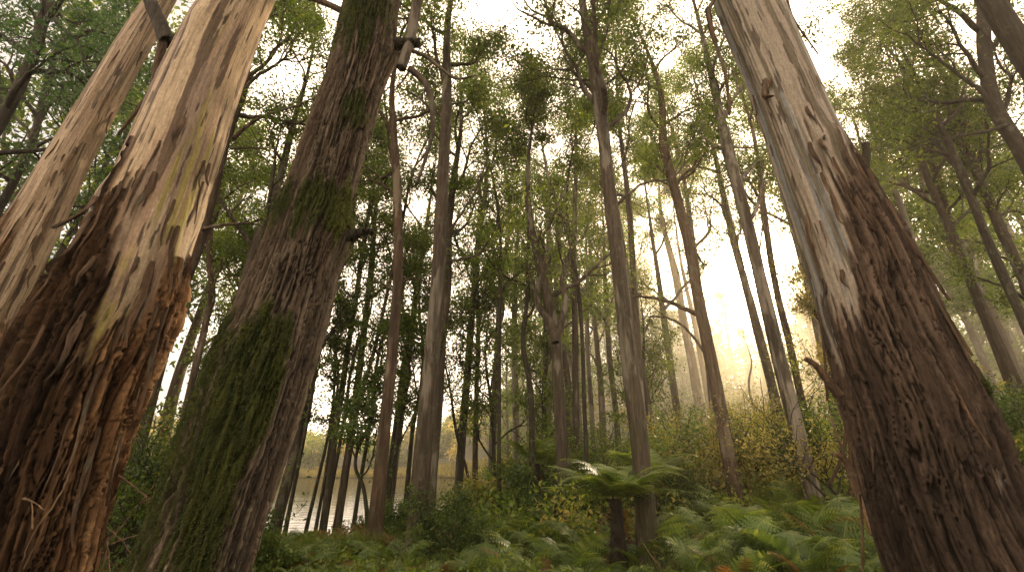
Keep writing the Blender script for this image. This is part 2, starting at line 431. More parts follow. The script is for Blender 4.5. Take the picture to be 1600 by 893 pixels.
def tree_at(name, label, cat, trunk_pts, rad, rng, bark, leafm, crown_from, n_limbs, limb_len, n_leaf,
            group=None, leafL=.12, leafW=.05, sig=.22, manual=(), sides=14, elev=(.35, 1.0), wig=.2, bias=0., nch=5, maxd=2):
    base = trunk_pts[0].copy()
    root = thing(name, label, cat, base, group)
    P = trunk_pts - base
    n = len(P)
    jit = 1 + .16 * (fbm(np.stack([np.repeat(np.cos(np.arange(sides) / sides * 6.283)[None] * 2.2, n, 0),
                                  np.repeat(np.sin(np.arange(sides) / sides * 6.283)[None] * 2.2, n, 0),
                                  np.repeat(P[:, 2][:, None] * .8, sides, 1)], -1).reshape(-1, 3), int(rng.integers(1, 9999)), 3).reshape(n, sides) - .5) * 1.6
    a = Acc(); a.add(*tube(P, rad, sides, jit))
    obj('trunk', a.mesh('trunk', bark), root)
    anchors = []
    H = P[:, 2]
    zs = np.linspace(crown_from, .97, n_limbs) + rng.uniform(-.02, .02, n_limbs)
    az = rng.uniform(0, 6.28)
    T = np.gradient(P, axis=0); T /= np.linalg.norm(T, axis=1)[:, None]
    for i in range(n_limbs):
        az += 2.4 + rng.uniform(-.5, .5)
        j = min(int(zs[i] * (n - 1)), n - 2)
        e = rng.uniform(*elev) + .35 * (zs[i] - crown_from)
        d = np.array([math.cos(az) * math.cos(e), math.sin(az) * math.cos(e), math.sin(e)])
        f = 1 - .45 * (zs[i] - crown_from) / max(1e-3, 1 - crown_from)
        L = limb_len * f * rng.uniform(.75, 1.25)
        tb = []
        if in_gap((base + P[j] + np.outer(np.linspace(0, 1, 5), d) * L)).mean() > .35 and rng.random() < .8: continue
        grow(rng, P[j], d, L, min(rad[j] * .62, .022 * L + .012), 0, tb, anchors, wig, .09, maxd, nch)
        ac = Acc()
        for (pp, rr, s) in tb: ac.add(*tube(pp, rr, s))
        obj('branch', ac.mesh('branch', bark), root)
    tb = []
    grow(rng, P[-2], T[-1], limb_len * .6, rad[-2] * .9, 0, tb, anchors, wig, .12, maxd, nch)
    for (mp, r0, lf) in manual:
        mp = np.array(mp) - base
        sp = spline(mp, 26); sp[1:] += rng.normal(size=(25, 3)) * .012 * np.linspace(.3, 1, 25)[:, None]
        ac = Acc(); ac.add(*cap(sp, np.linspace(r0, r0 * .35, 26), 8))
        if lf:
            t2 = []
            for q in range(lf):
                j = int(25 * rng.uniform(.45, 1)); dd = sp[j] - sp[j - 2]; dd /= np.linalg.norm(dd)
                dd = rot_about(dd, rng.normal(size=3), rng.uniform(.3, 1.0))
                grow(rng, sp[j], dd, limb_len * .42, r0 * .4, 1, t2, anchors, wig, .08, 2, nch)
            for (pp, rr, s) in t2: ac.add(*tube(pp, rr, s))
        obj('branch', ac.mesh('branch', bark), root)
    ac = Acc()
    for (pp, rr, s) in tb: ac.add(*tube(pp, rr, s))
    obj('branch', ac.mesh('branch', bark), root)
    if n_leaf:
        ac = Acc(); crown_leaves(ac, anchors, n_leaf, rng, leafL, leafW, sig, bias=bias, origin=base)
        obj('crown', ac.mesh('crown', leafm, False), root)
    return root

def mid_tree(label, pix, w0, w1, H, leafm='leaf_mid', bark='bark', d=None, crown=.5, limbs=9, ll=2.6, nl=9000, manual=(), seed=0, cat='tree', name='gum_tree', group=None, wig=.2, bias=0., flare=.5, sig=.22, leafL=.12, leafW=.05, lean=0.):
    """A tree whose trunk passes through the given sight lines at its own distance; w0, w1 its width low and high."""
    rng = np.random.default_rng(1000 + seed)
    if seed < 30: w0, w1 = w0 * .8, w1 * .85
    if seed < 13: crown = crown + .07
    nl = int(nl * (1.0 if leafm in ('leaf_bright', 'leaf_dark') else 1.3)); sig = sig * .95
    if d is None: d = hit(*pix[0])[1]
    P = [at(px, py, d + lean * i) for i, (px, py) in enumerate(pix)]
    gz = gh(P[0][0], P[0][1])
    if P[0][2] > gz + .05:                       # carry the trunk down to the ground
        dr = P[0] - P[1]; dr /= -dr[2]
        dr = dr * .5 + np.array([0, 0, -.5])
        q = P[0] + dr * (P[0][2] - gz + .1)
        q[2] = gh(q[0], q[1]) - .08
        P = [q] + P
    else:
        P[0][2] = gz - .08
    top = P[-1]; dirn = P[-1] - P[-2]; dirn /= np.linalg.norm(dirn)
    k = len(P)
    zt = P[0][2] + H
    if top[2] < zt - .5:
        up = dirn * .6 + np.array([0, 0, .4]); up /= up[2]
        m = (zt - top[2])
        P.append(top + up * m * .5 + rng.normal(size=3) * np.array([.2, .2, 0]))
        P.append(top + up * m + rng.normal(size=3) * np.array([.35, .35, 0]))
    S = spline(P, 64)
    S[:, :2] += (fbm(np.stack([S[:, 2] * .45, S[:, 2] * 0, S[:, 2] * 0 + seed], -1), seed, 3)[:, None] - .5) * np.array([.13, .08]) * np.linspace(0, 1, 64)[:, None]
    ax = S[6] - S[2]; ax /= np.linalg.norm(ax)
    r0 = px_radius(S[4], ax, w0)
    zz = (S[:, 2] - S[0, 2]) / (S[-1, 2] - S[0, 2])
    zl = np.clip((top[2] - S[0, 2]) / (S[-1, 2] - S[0, 2]), .15, 1)
    r1 = px_radius(top, dirn, w1)
    rad = np.where(zz < zl, r0 + (r1 - r0) * (zz / zl), r1 * np.clip(1 - (zz - zl) / max(1.02 - zl, 1e-3), .05, 1) + .012)
    rad = rad * (1 + flare * np.exp(-zz * H / .45))
    return tree_at(name, label, cat, S, rad, rng, M[bark], M[leafm], crown, limbs, ll, nl, group, manual=manual, wig=wig, bias=bias, sig=sig, leafL=leafL, leafW=leafW)

# ------------------------------------------------------------------ the stand of gums in the middle distance
def px_limb(pix, y, r, lf=3, drift=0.):
    return ([at(a, b_, y + drift * i) for i, (a, b_) in enumerate(pix)], r, lf)

mid_tree('leaning grey gum rising out of the bracken just right of the mossy trunk', [(428, 833), (462, 700), (490, 560), (520, 448), (536, 372)], 24, 13, 15, crown=.5, limbs=9, ll=2.3, nl=8000, seed=1, bark='bark', name='gum_tree')
mid_tree('thin dark sapling at the water edge, left one of a slim leaning pair', [(478, 828), (500, 735), (517, 656), (524, 600)], 8, 5, 7.0, crown=.5, limbs=6, ll=1.1, nl=2400, seed=2, bark='bark_dark', name='sapling', sig=.16)
mid_tree('thin dark sapling at the water edge, right one of a slim leaning pair', [(493, 829), (510, 735), (522, 646), (528, 590)], 8, 5, 7.6, crown=.5, limbs=6, ll=1.1, nl=2400, seed=3, bark='bark_dark', name='sapling', sig=.16)
mid_tree('slender straight gum on the bank between the slim saplings and the forked pair', [(503, 832), (528, 650), (550, 496), (566, 400)], 14, 9, 14.5, crown=.45, limbs=9, ll=1.9, nl=6000, seed=4)
mid_tree('brown gum on the bank leaning right, front half of a close pair', [(525, 836), (548, 680), (566, 540), (580, 420)], 17, 11, 15, crown=.47, limbs=9, ll=2.0, nl=6500, seed=5, bark='bark_brown')
mid_tree('thinner gum behind the brown one of the close pair, leaning further right', [(531, 812), (556, 650), (592, 520), (612, 430)], 10, 6, 15, d=13.6, crown=.5, limbs=8, ll=2.0, nl=5500, seed=6)
mid_tree('straight brown gum with a sunlit flank and bare twisting limbs where it thins high up',
         [(584, 853), (598, 700), (612, 560), (621, 446), (622, 310)], 28, 15, 15.5, crown=.5, limbs=8, ll=2.7, nl=7000, seed=7, bark='bark_brown',
         manual=[px_limb([(622, 318), (608, 296), (588, 284), (566, 283), (548, 290)], 10.2, .05, 2), px_limb([(622, 330), (612, 250), (605, 200), (600, 130)], 10.3, .06, 3), px_limb([(620, 446), (640, 436), (664, 440), (680, 462)], 10.2, .03, 0), px_limb([(620, 460), (604, 446), (588, 440), (560, 452)], 10.2, .03, 1)])
mid_tree('thick dark gum standing in front of a second trunk at the lake side',
         [(649, 868), (662, 700), (675, 560), (684, 446), (690, 330), (697, 200)], 38, 20, 17, crown=.42, limbs=10, ll=2.8, nl=9500, seed=8,
         manual=[px_limb([(688, 412), (715, 405), (745, 398), (762, 380)], 9.2, .045, 2), px_limb([(688, 380), (720, 335), (742, 300), (760, 250)], 9.2, .04, 3)])
mid_tree('gum trunk half hidden behind the thick dark gum, its base in the shrubs', [(671, 795), (683, 650), (692, 520), (698, 446), (704, 330)], 20, 13, 17, d=12.8, crown=.45, limbs=9, ll=2.6, nl=7000, seed=9)
mid_tree('thin gum with a crooked stem between the sunlit brown gum and the thick dark gum', [(632, 805), (640, 720), (648, 650), (656, 615), (660, 560)], 11, 6, 10.5, crown=.5, limbs=7, ll=1.5, nl=4200, seed=10, bark='bark_dark', sig=.18)
mid_tree('slender straight gum standing alone right of the thick dark gum', [(742, 812), (743, 690), (745, 580), (747, 500)], 12, 8, 13, crown=.42, limbs=9, ll=1.8, nl=6000, seed=11)
mid_tree('very thin pole gum next to the slender one, clear of branches low down', [(780, 826), (780, 690), (781, 560), (781, 480)], 9, 6, 12.5, crown=.45, limbs=8, ll=1.7, nl=5200, seed=12, bark='bark_dark')
mid_tree('pale barked gum standing back among the bushes behind the pole gum', [(808, 765), (806, 660), (804, 560), (804, 480)], 15, 11, 19, d=24, crown=.42, limbs=9, ll=3.4, nl=6500, seed=13, bark='bark_pale', leafL=.18, leafW=.08, sig=.34)
mid_tree('dark straight gum in front of the pale barked one, kinked halfway up', [(834, 828), (831, 700), (828, 600), (818, 540), (824, 470)], 13, 8, 13.5, crown=.42, limbs=9, ll=2.0, nl=6500, seed=14, bark='bark_dark')
mid_tree('stout forked gum whose trunk splits in a wide Y above the tree fern',
         [(885, 838), (878, 700), (872, 600), (867, 520), (864, 505)], 27, 19, 13, crown=.46, limbs=8, ll=2.4, nl=8500, seed=15, bark='bark',
         manual=[px_limb([(868, 535), (862, 505), (846, 486), (838, 455), (850, 420), (846, 370)], 11.0, .11, 4, .15), px_limb([(868, 530), (878, 500), (884, 470), (878, 440), (890, 400), (886, 350)], 11.0, .10, 4, .1)])
mid_tree('thin dark gum with a bend just right of the forked gum', [(920, 826), (916, 700), (912, 600), (910, 546), (906, 470)], 10, 7, 13, crown=.45, limbs=8, ll=1.9, nl=5600, seed=16, bark='bark_dark')
mid_tree('pale hazy gum behind the tree fern crown', [(931, 756), (927, 680), (923, 620), (918, 540)], 11, 8, 19, d=27, crown=.45, limbs=8, ll=3.2, nl=5200, seed=17, bark='bark_pale', leafL=.2, leafW=.09, sig=.36)
mid_tree('hazy leaning gum behind the big central gum, left side', [(971, 752), (962, 640), (953, 560), (948, 480)], 13, 9, 19, d=25, crown=.45, limbs=8, ll=3.2, nl=5600, seed=18, leafL=.19, leafW=.085, sig=.34)
mid_tree('tall central gum beside the tree fern, straight mossy trunk with bent branches high up',
         [(1015, 899), (1001, 700), (982, 560), (966, 420), (952, 300), (938, 172)], 39, 22, 18, crown=.43, limbs=11, ll=2.9, nl=12000, seed=19,
         manual=[px_limb([(938, 172), (928, 158), (912, 140), (902, 110), (884, 80), (876, 40)], 8.6, .07, 4), px_limb([(940, 205), (962, 190), (980, 170), (985, 140), (966, 110), (962, 85)], 8.6, .06, 3),
                 px_limb([(960, 325), (985, 300), (1010, 285), (1045, 280), (1075, 250)], 8.7, .04, 2), px_limb([(932, 125), (900, 125), (868, 122), (840, 118)], 8.6, .03, 3)])
mid_tree('brown gum on the slope with two long curved limbs reaching left toward the central gum',
         [(1163, 818), (1145, 745), (1118, 600), (1094, 480), (1076, 380), (1052, 285), (1040, 240)], 31, 17, 17, crown=.47, limbs=10, ll=2.8, nl=9000, seed=20, bark='bark_brown',
         manual=[px_limb([(1092, 492), (1070, 482), (1040, 470), (1010, 464), (985, 462)], 12.2, .08, 2), px_limb([(1108, 560), (1090, 535), (1066, 508), (1046, 497), (1004, 494)], 12.2, .05, 1), px_limb([(1052, 285), (1075, 275), (1100, 240), (1115, 215)], 12.2, .05, 3)])
mid_tree('smooth pale gum with a dark mossy foot beside the great grey gum',
         [(1284, 820), (1252, 700), (1222, 580), (1196, 471), (1168, 350), (1140, 245)], 34, 22, 18, crown=.5, limbs=9, ll=2.8, nl=8000, seed=21, bark='bark_pale',
         manual=[px_limb([(1168, 350), (1180, 330), (1188, 300), (1192, 262)], 12.0, .07, 3), px_limb([(1185, 410), (1200, 340), (1222, 372), (1236, 400)], 12.0, .03, 0)])
mid_tree('straight gum behind the smooth pale gum, its trunk crossing in front of the low sun', [(1237, 745), (1210, 620), (1190, 540), (1172, 470), (1150, 390)], 22, 15, 19, d=17, crown=.5, limbs=8, ll=2.9, nl=5500, seed=22, leafL=.14, leafW=.06)
mid_tree('gum between the smooth pale gum and the great grey gum, leaning left', [(1290, 770), (1256, 640), (1232, 530), (1212, 446), (1196, 350)], 17, 12, 18, d=15, crown=.5, limbs=7, ll=2.6, nl=4500, seed=23, bark='bark_brown')
mid_tree('slim gum behind the central gum, right side', [(1036, 772), (1014, 640), (996, 540), (986, 470)], 14, 10, 18, d=18, crown=.45, limbs=9, ll=2.8, nl=6500, seed=24, leafL=.15, leafW=.065, sig=.28)
mid_tree('broad hazy gum lit by the glow behind the brown gum', [(1108, 738), (1086, 590), (1068, 500), (1056, 430)], 21, 14, 22, d=29, crown=.45, limbs=9, ll=3.6, nl=5500, seed=25, bark='bark_far', leafL=.2, leafW=.09, sig=.36)
mid_tree('slim hazy gum touching the right side of the broad hazy gum', [(1122, 730), (1102, 600), (1086, 510)], 12, 9, 20, d=30, crown=.5, limbs=7, ll=3.0, nl=4200, seed=26, bark='bark_far', leafL=.2, leafW=.09, sig=.36)
mid_tree('grey gum in the mist between the slim gum and the broad hazy gum', [(1076, 758), (1058, 640), (1042, 530)], 17, 12, 19, d=22, crown=.45, limbs=8, ll=3.0, nl=5200, seed=27, bark='bark_far', leafL=.17, leafW=.075, sig=.3)

# trees seen through the gaps on the lake side, behind the leaning giants
mid_tree('brown curving gum behind the big ragged gum with a long bare limb reaching right',
         [(205, 720), (245, 570), (275, 470), (302, 395), (340, 255), (378, 140)], 34, 22, 14, d=8.5, crown=.62, limbs=8, ll=2.4, nl=6500, seed=31, bark='bark_brown', leafm='leaf_mid',
         manual=[px_limb([(364, 217), (395, 190), (430, 175), (470, 163), (500, 148)], 8.4, .05, 2), px_limb([(360, 232), (390, 231), (432, 232)], 8.4, .03, 0), px_limb([(316, 358), (345, 352), (390, 347), (425, 338)], 8.4, .045, 2), px_limb([(376, 145), (400, 120), (440, 95), (462, 60)], 8.4, .05, 3)])
mid_tree('slim brown trunk in the gap left of the mossy trunk, bent at mid height', [(272, 715), (296, 610), (318, 520), (330, 450), (326, 410)], 15, 10, 13, d=12, crown=.45, limbs=8, ll=2.0, nl=5500, seed=32, bark='bark_brown')
mid_tree('grey trunk close behind the mossy trunk, leaning right', [(292, 700), (340, 548), (372, 470), (404, 370), (436, 280)], 20, 12, 15, d=11, crown=.5, limbs=9, ll=2.4, nl=7000, seed=33)
mid_tree('dark leafy tree beyond the pale slim gum at the left', [(-60, 440), (2, 318), (38, 248), (64, 170)], 24, 14, 16, d=9.5, crown=.4, limbs=12, ll=3.0, nl=12000, seed=34, bark='bark_dark', leafm='leaf_dark', manual=[px_limb([(38, 248), (48, 215), (20, 180), (-10, 140)], 9.5, .05, 4)])
mid_tree('cool green tree above the pale slim gum with an arching bare limb', [(-150, 420), (-40, 260), (40, 120), (75, 10)], 34, 22, 16, d=7.2, crown=.45, limbs=12, ll=2.8, nl=13000, seed=35, bark='bark_dark', leafm='leaf_dark',
         manual=[px_limb([(75, 0), (92, 40), (118, 62), (132, 90), (140, 112)], 7.2, .05, 3), px_limb([(118, 62), (138, 48), (165, 52), (190, 60)], 7.2, .03, 2)])
mid_tree('bushy tree on the far left slope behind the two leaning gums', [(60, 600), (120, 440), (160, 330), (190, 240)], 20, 12, 15, d=13, crown=.3, limbs=13, ll=3.0, nl=13000, seed=36, bark='bark_dark', leafm='leaf_dark', bias=.1)
mid_tree('leafy young tree filling the gap between the ragged gum and the mossy trunk', [(318, 700), (350, 560), (372, 470)], 12, 9, 12, d=15, crown=.25, limbs=13, ll=2.6, nl=11000, seed=37, bark='bark_dark', leafm='leaf_mid')
mid_tree('tall gum behind the mossy trunk with fine open crown', [(395, 760), (440, 560), (480, 400), (510, 280)], 16, 10, 19, d=17, crown=.42, limbs=10, ll=3.0, nl=8500, seed=38, leafL=.14, leafW=.06, sig=.28)

# right hand slope
mid_tree('dark crooked tree at the right edge with heavy twisting limbs',
         [(1700, 480), (1640, 330), (1598, 240), (1556, 170), (1541, 100), (1537, 25), (1545, -80)], 40, 24, 15, d=8.5, crown=.5, limbs=11, ll=3.0, nl=14000, seed=41, bark='bark_dark', leafm='leaf_bright',
         manual=[px_limb([(1556, 170), (1530, 140), (1500, 118), (1466, 92), (1430, 66)], 8.4, .06, 4), px_limb([(1575, 195), (1540, 205), (1500, 212), (1440, 228), (1420, 235)], 8.4, .045, 3), px_limb([(1541, 90), (1560, 60), (1572, 20), (1578, -30)], 8.4, .07, 3)])
mid_tree('black shaded trunk cutting across the top right corner', [(1700, 240), (1600, 85), (1545, -5), (1500, -90)], 58, 46, 15, d=5.2, crown=.75, limbs=4, ll=2.0, nl=2500, seed=42, bark='bark_dark', leafm='leaf_bright')
mid_tree('grey leaning gum low on the right slope with a thick bent limb', [(1660, 560), (1595, 425), (1552, 330), (1515, 240), (1500, 170)], 26, 16, 16, d=12, crown=.5, limbs=10, ll=2.8, nl=10000, seed=43, bark='bark', leafm='leaf_bright',
         manual=[px_limb([(1520, 258), (1540, 240), (1552, 215), (1560, 190)], 12, .07, 3), px_limb([(1555, 340), (1590, 330), (1620, 350)], 12, .05, 2)])
mid_tree('slim gum just right of the great grey gum, trunk leaning up and left', [(1585, 590), (1520, 446), (1480, 350), (1450, 280), (1425, 190)], 19, 12, 16, d=13, crown=.45, limbs=10, ll=2.7, nl=9500, seed=44, bark='bark', leafm='leaf_bright')
mid_tree('pale barked gum behind the right flank of the great grey gum', [(1555, 690), (1512, 580), (1470, 490), (1440, 420), (1410, 330)], 16, 11, 17, d=16, crown=.48, limbs=9, ll=2.8, nl=8000, seed=45, bark='bark_pale', leafm='leaf_bright', leafL=.14, leafW=.06)
mid_tree('brown trunk on the ferny right slope leaning hard to the left', [(1600, 655), (1560, 550), (1520, 450), (1480, 335), (1462, 270)], 20, 13, 17, d=14, crown=.48, limbs=9, ll=2.7, nl=8500, seed=46, bark='bark_brown', leafm='leaf_bright')
mid_tree('dark trunk at the right border under the heavy crooked tree', [(1660, 640), (1590, 480), (1545, 380), (1510, 290)], 24, 15, 15, d=11, crown=.5, limbs=10, ll=2.7, nl=9500, seed=47, bark='bark_dark', leafm='leaf_bright')
mid_tree('slim misty gum behind the bright leaves at the right', [(1500, 640), (1450, 520), (1400, 400), (1370, 320)], 13, 9, 19, d=21, crown=.4, limbs=10, ll=3.2, nl=7500, seed=48, bark='bark_far', leafm='leaf_bright', leafL=.16, leafW=.07, sig=.3)
mid_tree('young leafy tree catching light just above the fern slope', [(1690, 700), (1640, 560), (1610, 480)], 14, 10, 12, d=12.5, crown=.3, limbs=12, ll=2.4, nl=9500, seed=49, bark='bark_dark', leafm='leaf_bright')
# tall crowns further back that fill the canopy in the middle
for k, (px, d, H, w, lab, lm) in enumerate([
        (715, 17, 20, 14, 'tall gum behind the thick dark gum whose crown closes the canopy', 'leaf_mid'),
        (765, 21, 21, 13, 'tall slender gum seen between the two pole gums', 'leaf_mid'),
        (850, 19, 21, 14, 'tall gum between the kinked gum and the forked gum, hazy high crown', 'leaf_mid'),
        (900, 15.5, 19, 12, 'straight gum close behind the forked gum with a high leafy crown', 'leaf_mid'),
        (1010, 14, 20, 13, 'tall thin gum with a spreading crown just behind the central gum', 'leaf_mid'),
        (1130, 19, 21, 14, 'tall gum right of the brown gum with leaves against the bright sky', 'leaf_mid'),
        (1330, 17, 20, 14, 'tall gum hidden low down by the great grey gum, crown showing above right', 'leaf_bright'),
        (610, 20, 20, 13, 'tall open crowned gum at the left bank beyond the sunlit brown gum', 'leaf_mid')]):
    b0 = at(px, 760, d); tp = at(740, -900, 1)
    p2 = project(np.array([[b0[0] + .25, d, 6.0], [b0[0] + .4, d, 9.5]]))
    p1 = project(np.array([[b0[0], d, gh(b0[0], d) + .3]]))[0]
    mid_tree(lab, [tuple(p1), tuple(p2[0]), tuple(p2[1])], w, w * .7, H, leafm=lm, d=d, crown=.45, limbs=10, ll=3.1, nl=7500, seed=60 + k, bark=('bark', 'bark_far', 'bark_pale')[k % 3], leafL=.14, leafW=.06, sig=.28)
# ------------------------------------------------------------------ the four great trunks close to the camera
def lerp(a, b, t): return a + (b - a) * t
def rgb(*c): return np.array(c, np.float32)

def ribbon(root, name, p, out, down, side, L, w, curl, rng, mat, twist=.6, n=14):
    """A strip of bark that leaves the trunk at p and hangs down, curling away."""
    t = np.linspace(0, 1, n)
    path = p + np.outer(t, down) * L + np.outer(t ** 1.7, out) * curl + np.outer(np.sin(t * 5 + rng.uniform(0, 6)) * t, side) * w * .5
    ww = w * np.sin(np.clip(t * .92 + .08, 0, 1) * math.pi) ** .5 * (1 - .75 * t)
    ang = twist * t * rng.choice([-1, 1])
    V = []
    for k in (-1, -.35, .35, 1):
        sv = np.outer(np.cos(ang), side) + np.outer(np.sin(ang), out)
        V.append(path + sv * (ww * k * .5 * (1 + .12 * rng.normal(size=n)))[:, None] + out * (.22 * w * (1 - k * k)))
    V = np.stack(V, 1)
    V2 = V - out * .006 - side * .001
    A = Acc()
    i = np.arange(n - 1)[:, None] * 4; j = np.arange(3)[None]
    F = np.stack([i + j, i + j + 1, i + 5 + j, i + 4 + j], -1).reshape(-1, 4)
    A.add(V.reshape(-1, 3), F); A.add(V2.reshape(-1, 3), F[:, ::-1])
    return obj(name, A.mesh(name, mat), root)

def hero(name, label, pix, d, H, seed, style, nu=330, nv=820, crown_n=5, lean=0.0):
    rng = np.random.default_rng(seed)
    P = [at(a, b_, d + lean * (893 - b_) / 893) for a, b_, w_ in pix]
    ax = np.gradient(np.array(P), axis=0); ax /= np.linalg.norm(ax, axis=1)[:, None]
    rad = [px_radius(P[i], ax[i], pix[i][2]) for i in range(len(P))]
    # foot below the picture
    dr = P[0] - P[1]; dr /= -dr[2]
    gz = gh(P[0][0], P[0][1]); foot = P[0] + dr * max(.05, P[0][2] - gz)
    foot[2] = gh(foot[0], foot[1]) - .1
    Q = [foot] + P; rr = [rad[0] * 1.45] + rad
    up = P[-1] - P[-2]; up /= up[2]
    zt = foot[2] + H
    top = P[-1]
    nz = 3
    for k in range(1, nz + 1):
        Q.append(top + (up * (1 - .3 * k / nz) + np.array([0, 0, .3 * k / nz])) * (zt - top[2]) * k / nz); rr.append(rad[-1] * (1 - .82 * k / nz))
    Q = np.array(Q); rr = np.array(rr)
    S = spline(Q, 400)
    dd = np.r_[0, np.cumsum(np.linalg.norm(np.diff(Q, axis=0), axis=1))]
    ss = np.linspace(0, dd[-1], 400)
    RR = np.interp(ss, dd, rr)
    RR = np.convolve(np.pad(RR, 10, 'edge'), np.ones(21) / 21, 'valid')
    sv = np.interp(P[-1][2] + .5, S[:, 2], ss)      # dense rings up to where it leaves the picture
    tv = np.r_[np.linspace(0, sv, nv), np.linspace(sv, ss[-1], 60)[1:]]
    AX = np.stack([np.interp(tv, ss, S[:, k]) for k in range(3)], -1)
    r = np.interp(tv, ss, RR)
    T = np.gradient(AX, axis=0); T /= np.linalg.norm(T, axis=1)[:, None]
    C = np.array([0, 0, CAM_H]) - AX
    B = np.cross(C, T); B /= np.linalg.norm(B, axis=1)[:, None]     # to one side
    A = np.cross(T, B)                                                # towards the camera
    if (project(AX[10] + B[10]) - project(AX[10]))[0] < 0: B = -B
    u = np.arange(nu) / nu * 2 * np.pi
    U = np.tile(u, len(tv)); V_ = np.repeat(tv, nu); Rr = np.repeat(r, nu)
    py = np.repeat(project(AX)[:, 1], nu); py = np.where(np.repeat(tv > sv + .3, nu), -60, py)
    s, c = np.sin(U), np.cos(U)
    def q(a, b_, ox=0., tw=0.): return np.stack([np.cos(U + tw * V_) * a + ox, np.sin(U + tw * V_) * a, V_ * b_ + ox * 1.7], -1)
    r0 = style.get('scale', 1.0)
    n1 = fbm(q(2.0, .55), seed, 5)
    n2 = fbm(q(8 * r0, .95, tw=.05), seed + 3, 4)
    wp = (fbm(q(4, 2.2), seed + 5, 3) - .5) * .22
    def qw(a, b_): return np.stack([np.cos(U + wp) * a, np.sin(U + wp) * a, V_ * b_], -1)
    f = fbm(qw(13 * r0, 1.5), seed + 7, 4); rid = np.abs(2 * f - 1) * 2.2
    fis = sstep(.02, .30, rid)
    g_ = fbm(qw(30 * r0, 3.6), seed + 9, 3); fis2 = sstep(.0, .35, np.abs(2 * g_ - 1) * 2.2)
    slab = fbm(qw(7 * r0, .8), seed + 11, 4)
    flk = sstep(.50, .53, fbm(qw(9 * r0, .75), seed + 13, 4)) + sstep(.56, .585, fbm(qw(12 * r0, 1.1), seed + 15, 4))
    fine = fbm(q(60, 12), seed + 17, 3)
    bias = style['rough'](s, c, py)
    if 'streak' in style: n2 = fbm(q(10, style['streak'], tw=.03), seed + 3, 5)
    n = style.get('wn', .55) * n1 + (1 - style.get('wn', .55)) * n2
    rough = sstep(.0, .045, bias + (n - .5) * 1.9)
    lip = sstep(-.12, .0, bias + (n - .5) * 1.9) * (1 - rough)
    hr = fis * (.012 + .018 * slab) + fis2 * .006 + flk * style.get('flake', .008) + fine * .003
    lay = np.zeros_like(U); cs = np.tile(style['base'], (len(U), 1)).astype(np.float32)
    cs = cs * (.86 + .28 * fbm(q(5, 1.2), seed + 21, 4))[:, None]
    for k, (colr, a, b_, th, hgt, fn) in enumerate(style['layers']):
        m = sstep(th, th + .018, fbm(q(a, b_, 3.1 * k, .04), seed + 31 + k, 5) + (fn(s, c, py) if fn else 0))
        cs = lerp(cs, colr * (.8 + .4 * fbm(q(7, 1.5), seed + 61 + k, 3))[:, None], m[:, None] * .92)
        lay += m * hgt
    # dimples and small scars of the smooth bark
    sc = sstep(.70, .74, fbm(q(11, 3.2), seed + 41, 2)); cs = lerp(cs, rgb(.05, .035, .025), sc[:, None] * .85)
    st = sstep(.60, .66, fbm(q(30, 1.6), seed + 43, 3)); cs = lerp(cs, cs * .62, st[:, None] * .6)
    lo, mi, hi = style['bark']
    tcol = np.clip(.25 + .9 * (slab - .3) + .35 * (fine - .5) + .22 * (flk - .8), 0, 1)[:, None]
    cr = np.where(tcol < .5, lerp(mi * .55, mi, tcol * 2), lerp(mi, hi, tcol * 2 - 1))
    alt = sstep(.52, .6, fbm(qw(6, .5), seed + 19, 4))[:, None]
    cr = lerp(cr, cr * style.get('alt', rgb(.75, .72, .7)), alt)
    cr = lerp(lo, cr, (.04 + .96 * fis * (.5 + .5 * fis2))[:, None])
    if 'tone_shade' in style: cr = cr * style['tone_shade'](s, c, py, fbm(q(3, .6), seed + 81, 4))[:, None]  # painted shade on the ragged gum, darker lower bark on the grey gum
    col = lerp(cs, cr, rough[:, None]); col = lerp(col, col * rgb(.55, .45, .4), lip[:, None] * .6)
    disp = lay + (n1 - .5) * .03 + fine * .0016 * (1 - rough) - sc * .004 * (1 - rough)
    disp = disp + rough * (style.get('step', .008) + style.get('relief', 1.0) * hr * (.35 + .65 * sstep(0, .45, bias + (n - .5) * 1.9)))
    # moss
    mb = style['moss'](s, c, py) + (fbm(q(3.0, 1.3), seed + 51, 4) - .5) * 1.7 + (fbm(q(16, 5), seed + 53, 3) - .5) * .7 + (fbm(q(34, 12), seed + 54, 2) - .5) * .5
    moss = sstep(0, style.get('mossw', .14), mb)
    mcol = lerp(rgb(.016, .026, .006), rgb(.075, .085, .013), np.clip(fbm(q(18, 6), seed + 55, 4) * 1.6 - .35 + style.get('mossgold', lambda *a: 0)(s, c, py), 0, 1)[:, None])
    col = lerp(col, mcol, moss[:, None] * .93)
    disp = disp + moss * (.003 + .016 * fbm(q(9, 3.5), seed + 57, 4) + .012 * fine)
    for (by, bs, sy, su, hh) in style.get('bulges', ()):        # swellings where limbs leave the trunk
        ub = math.asin(bs); du = (U - ub + np.pi) % (2 * np.pi) - np.pi
        disp = disp + hh * np.exp(-((py - by) / sy) ** 2 - (du / su) ** 2)
    # buttress fluting near the ground
    flute = (fbm(q(2.6, .25), seed + 59, 2) - .5) * np.exp(-V_ / 1.4) * .35 * Rr
    rt = Rr + disp - .012 + flute
    pos = np.repeat(AX, nu, 0) + rt[:, None] * (np.repeat(A, nu, 0) * c[:, None] + np.repeat(B, nu, 0) * s[:, None])
    root = thing(name, label, 'tree', foot)
    i = np.arange(len(tv) - 1)[:, None] * nu; j = np.arange(nu)[None]; k2 = (j + 1) % nu
    F = np.stack([i + j, i + k2, i + nu + k2, i + nu + j], -1).reshape(-1, 4)
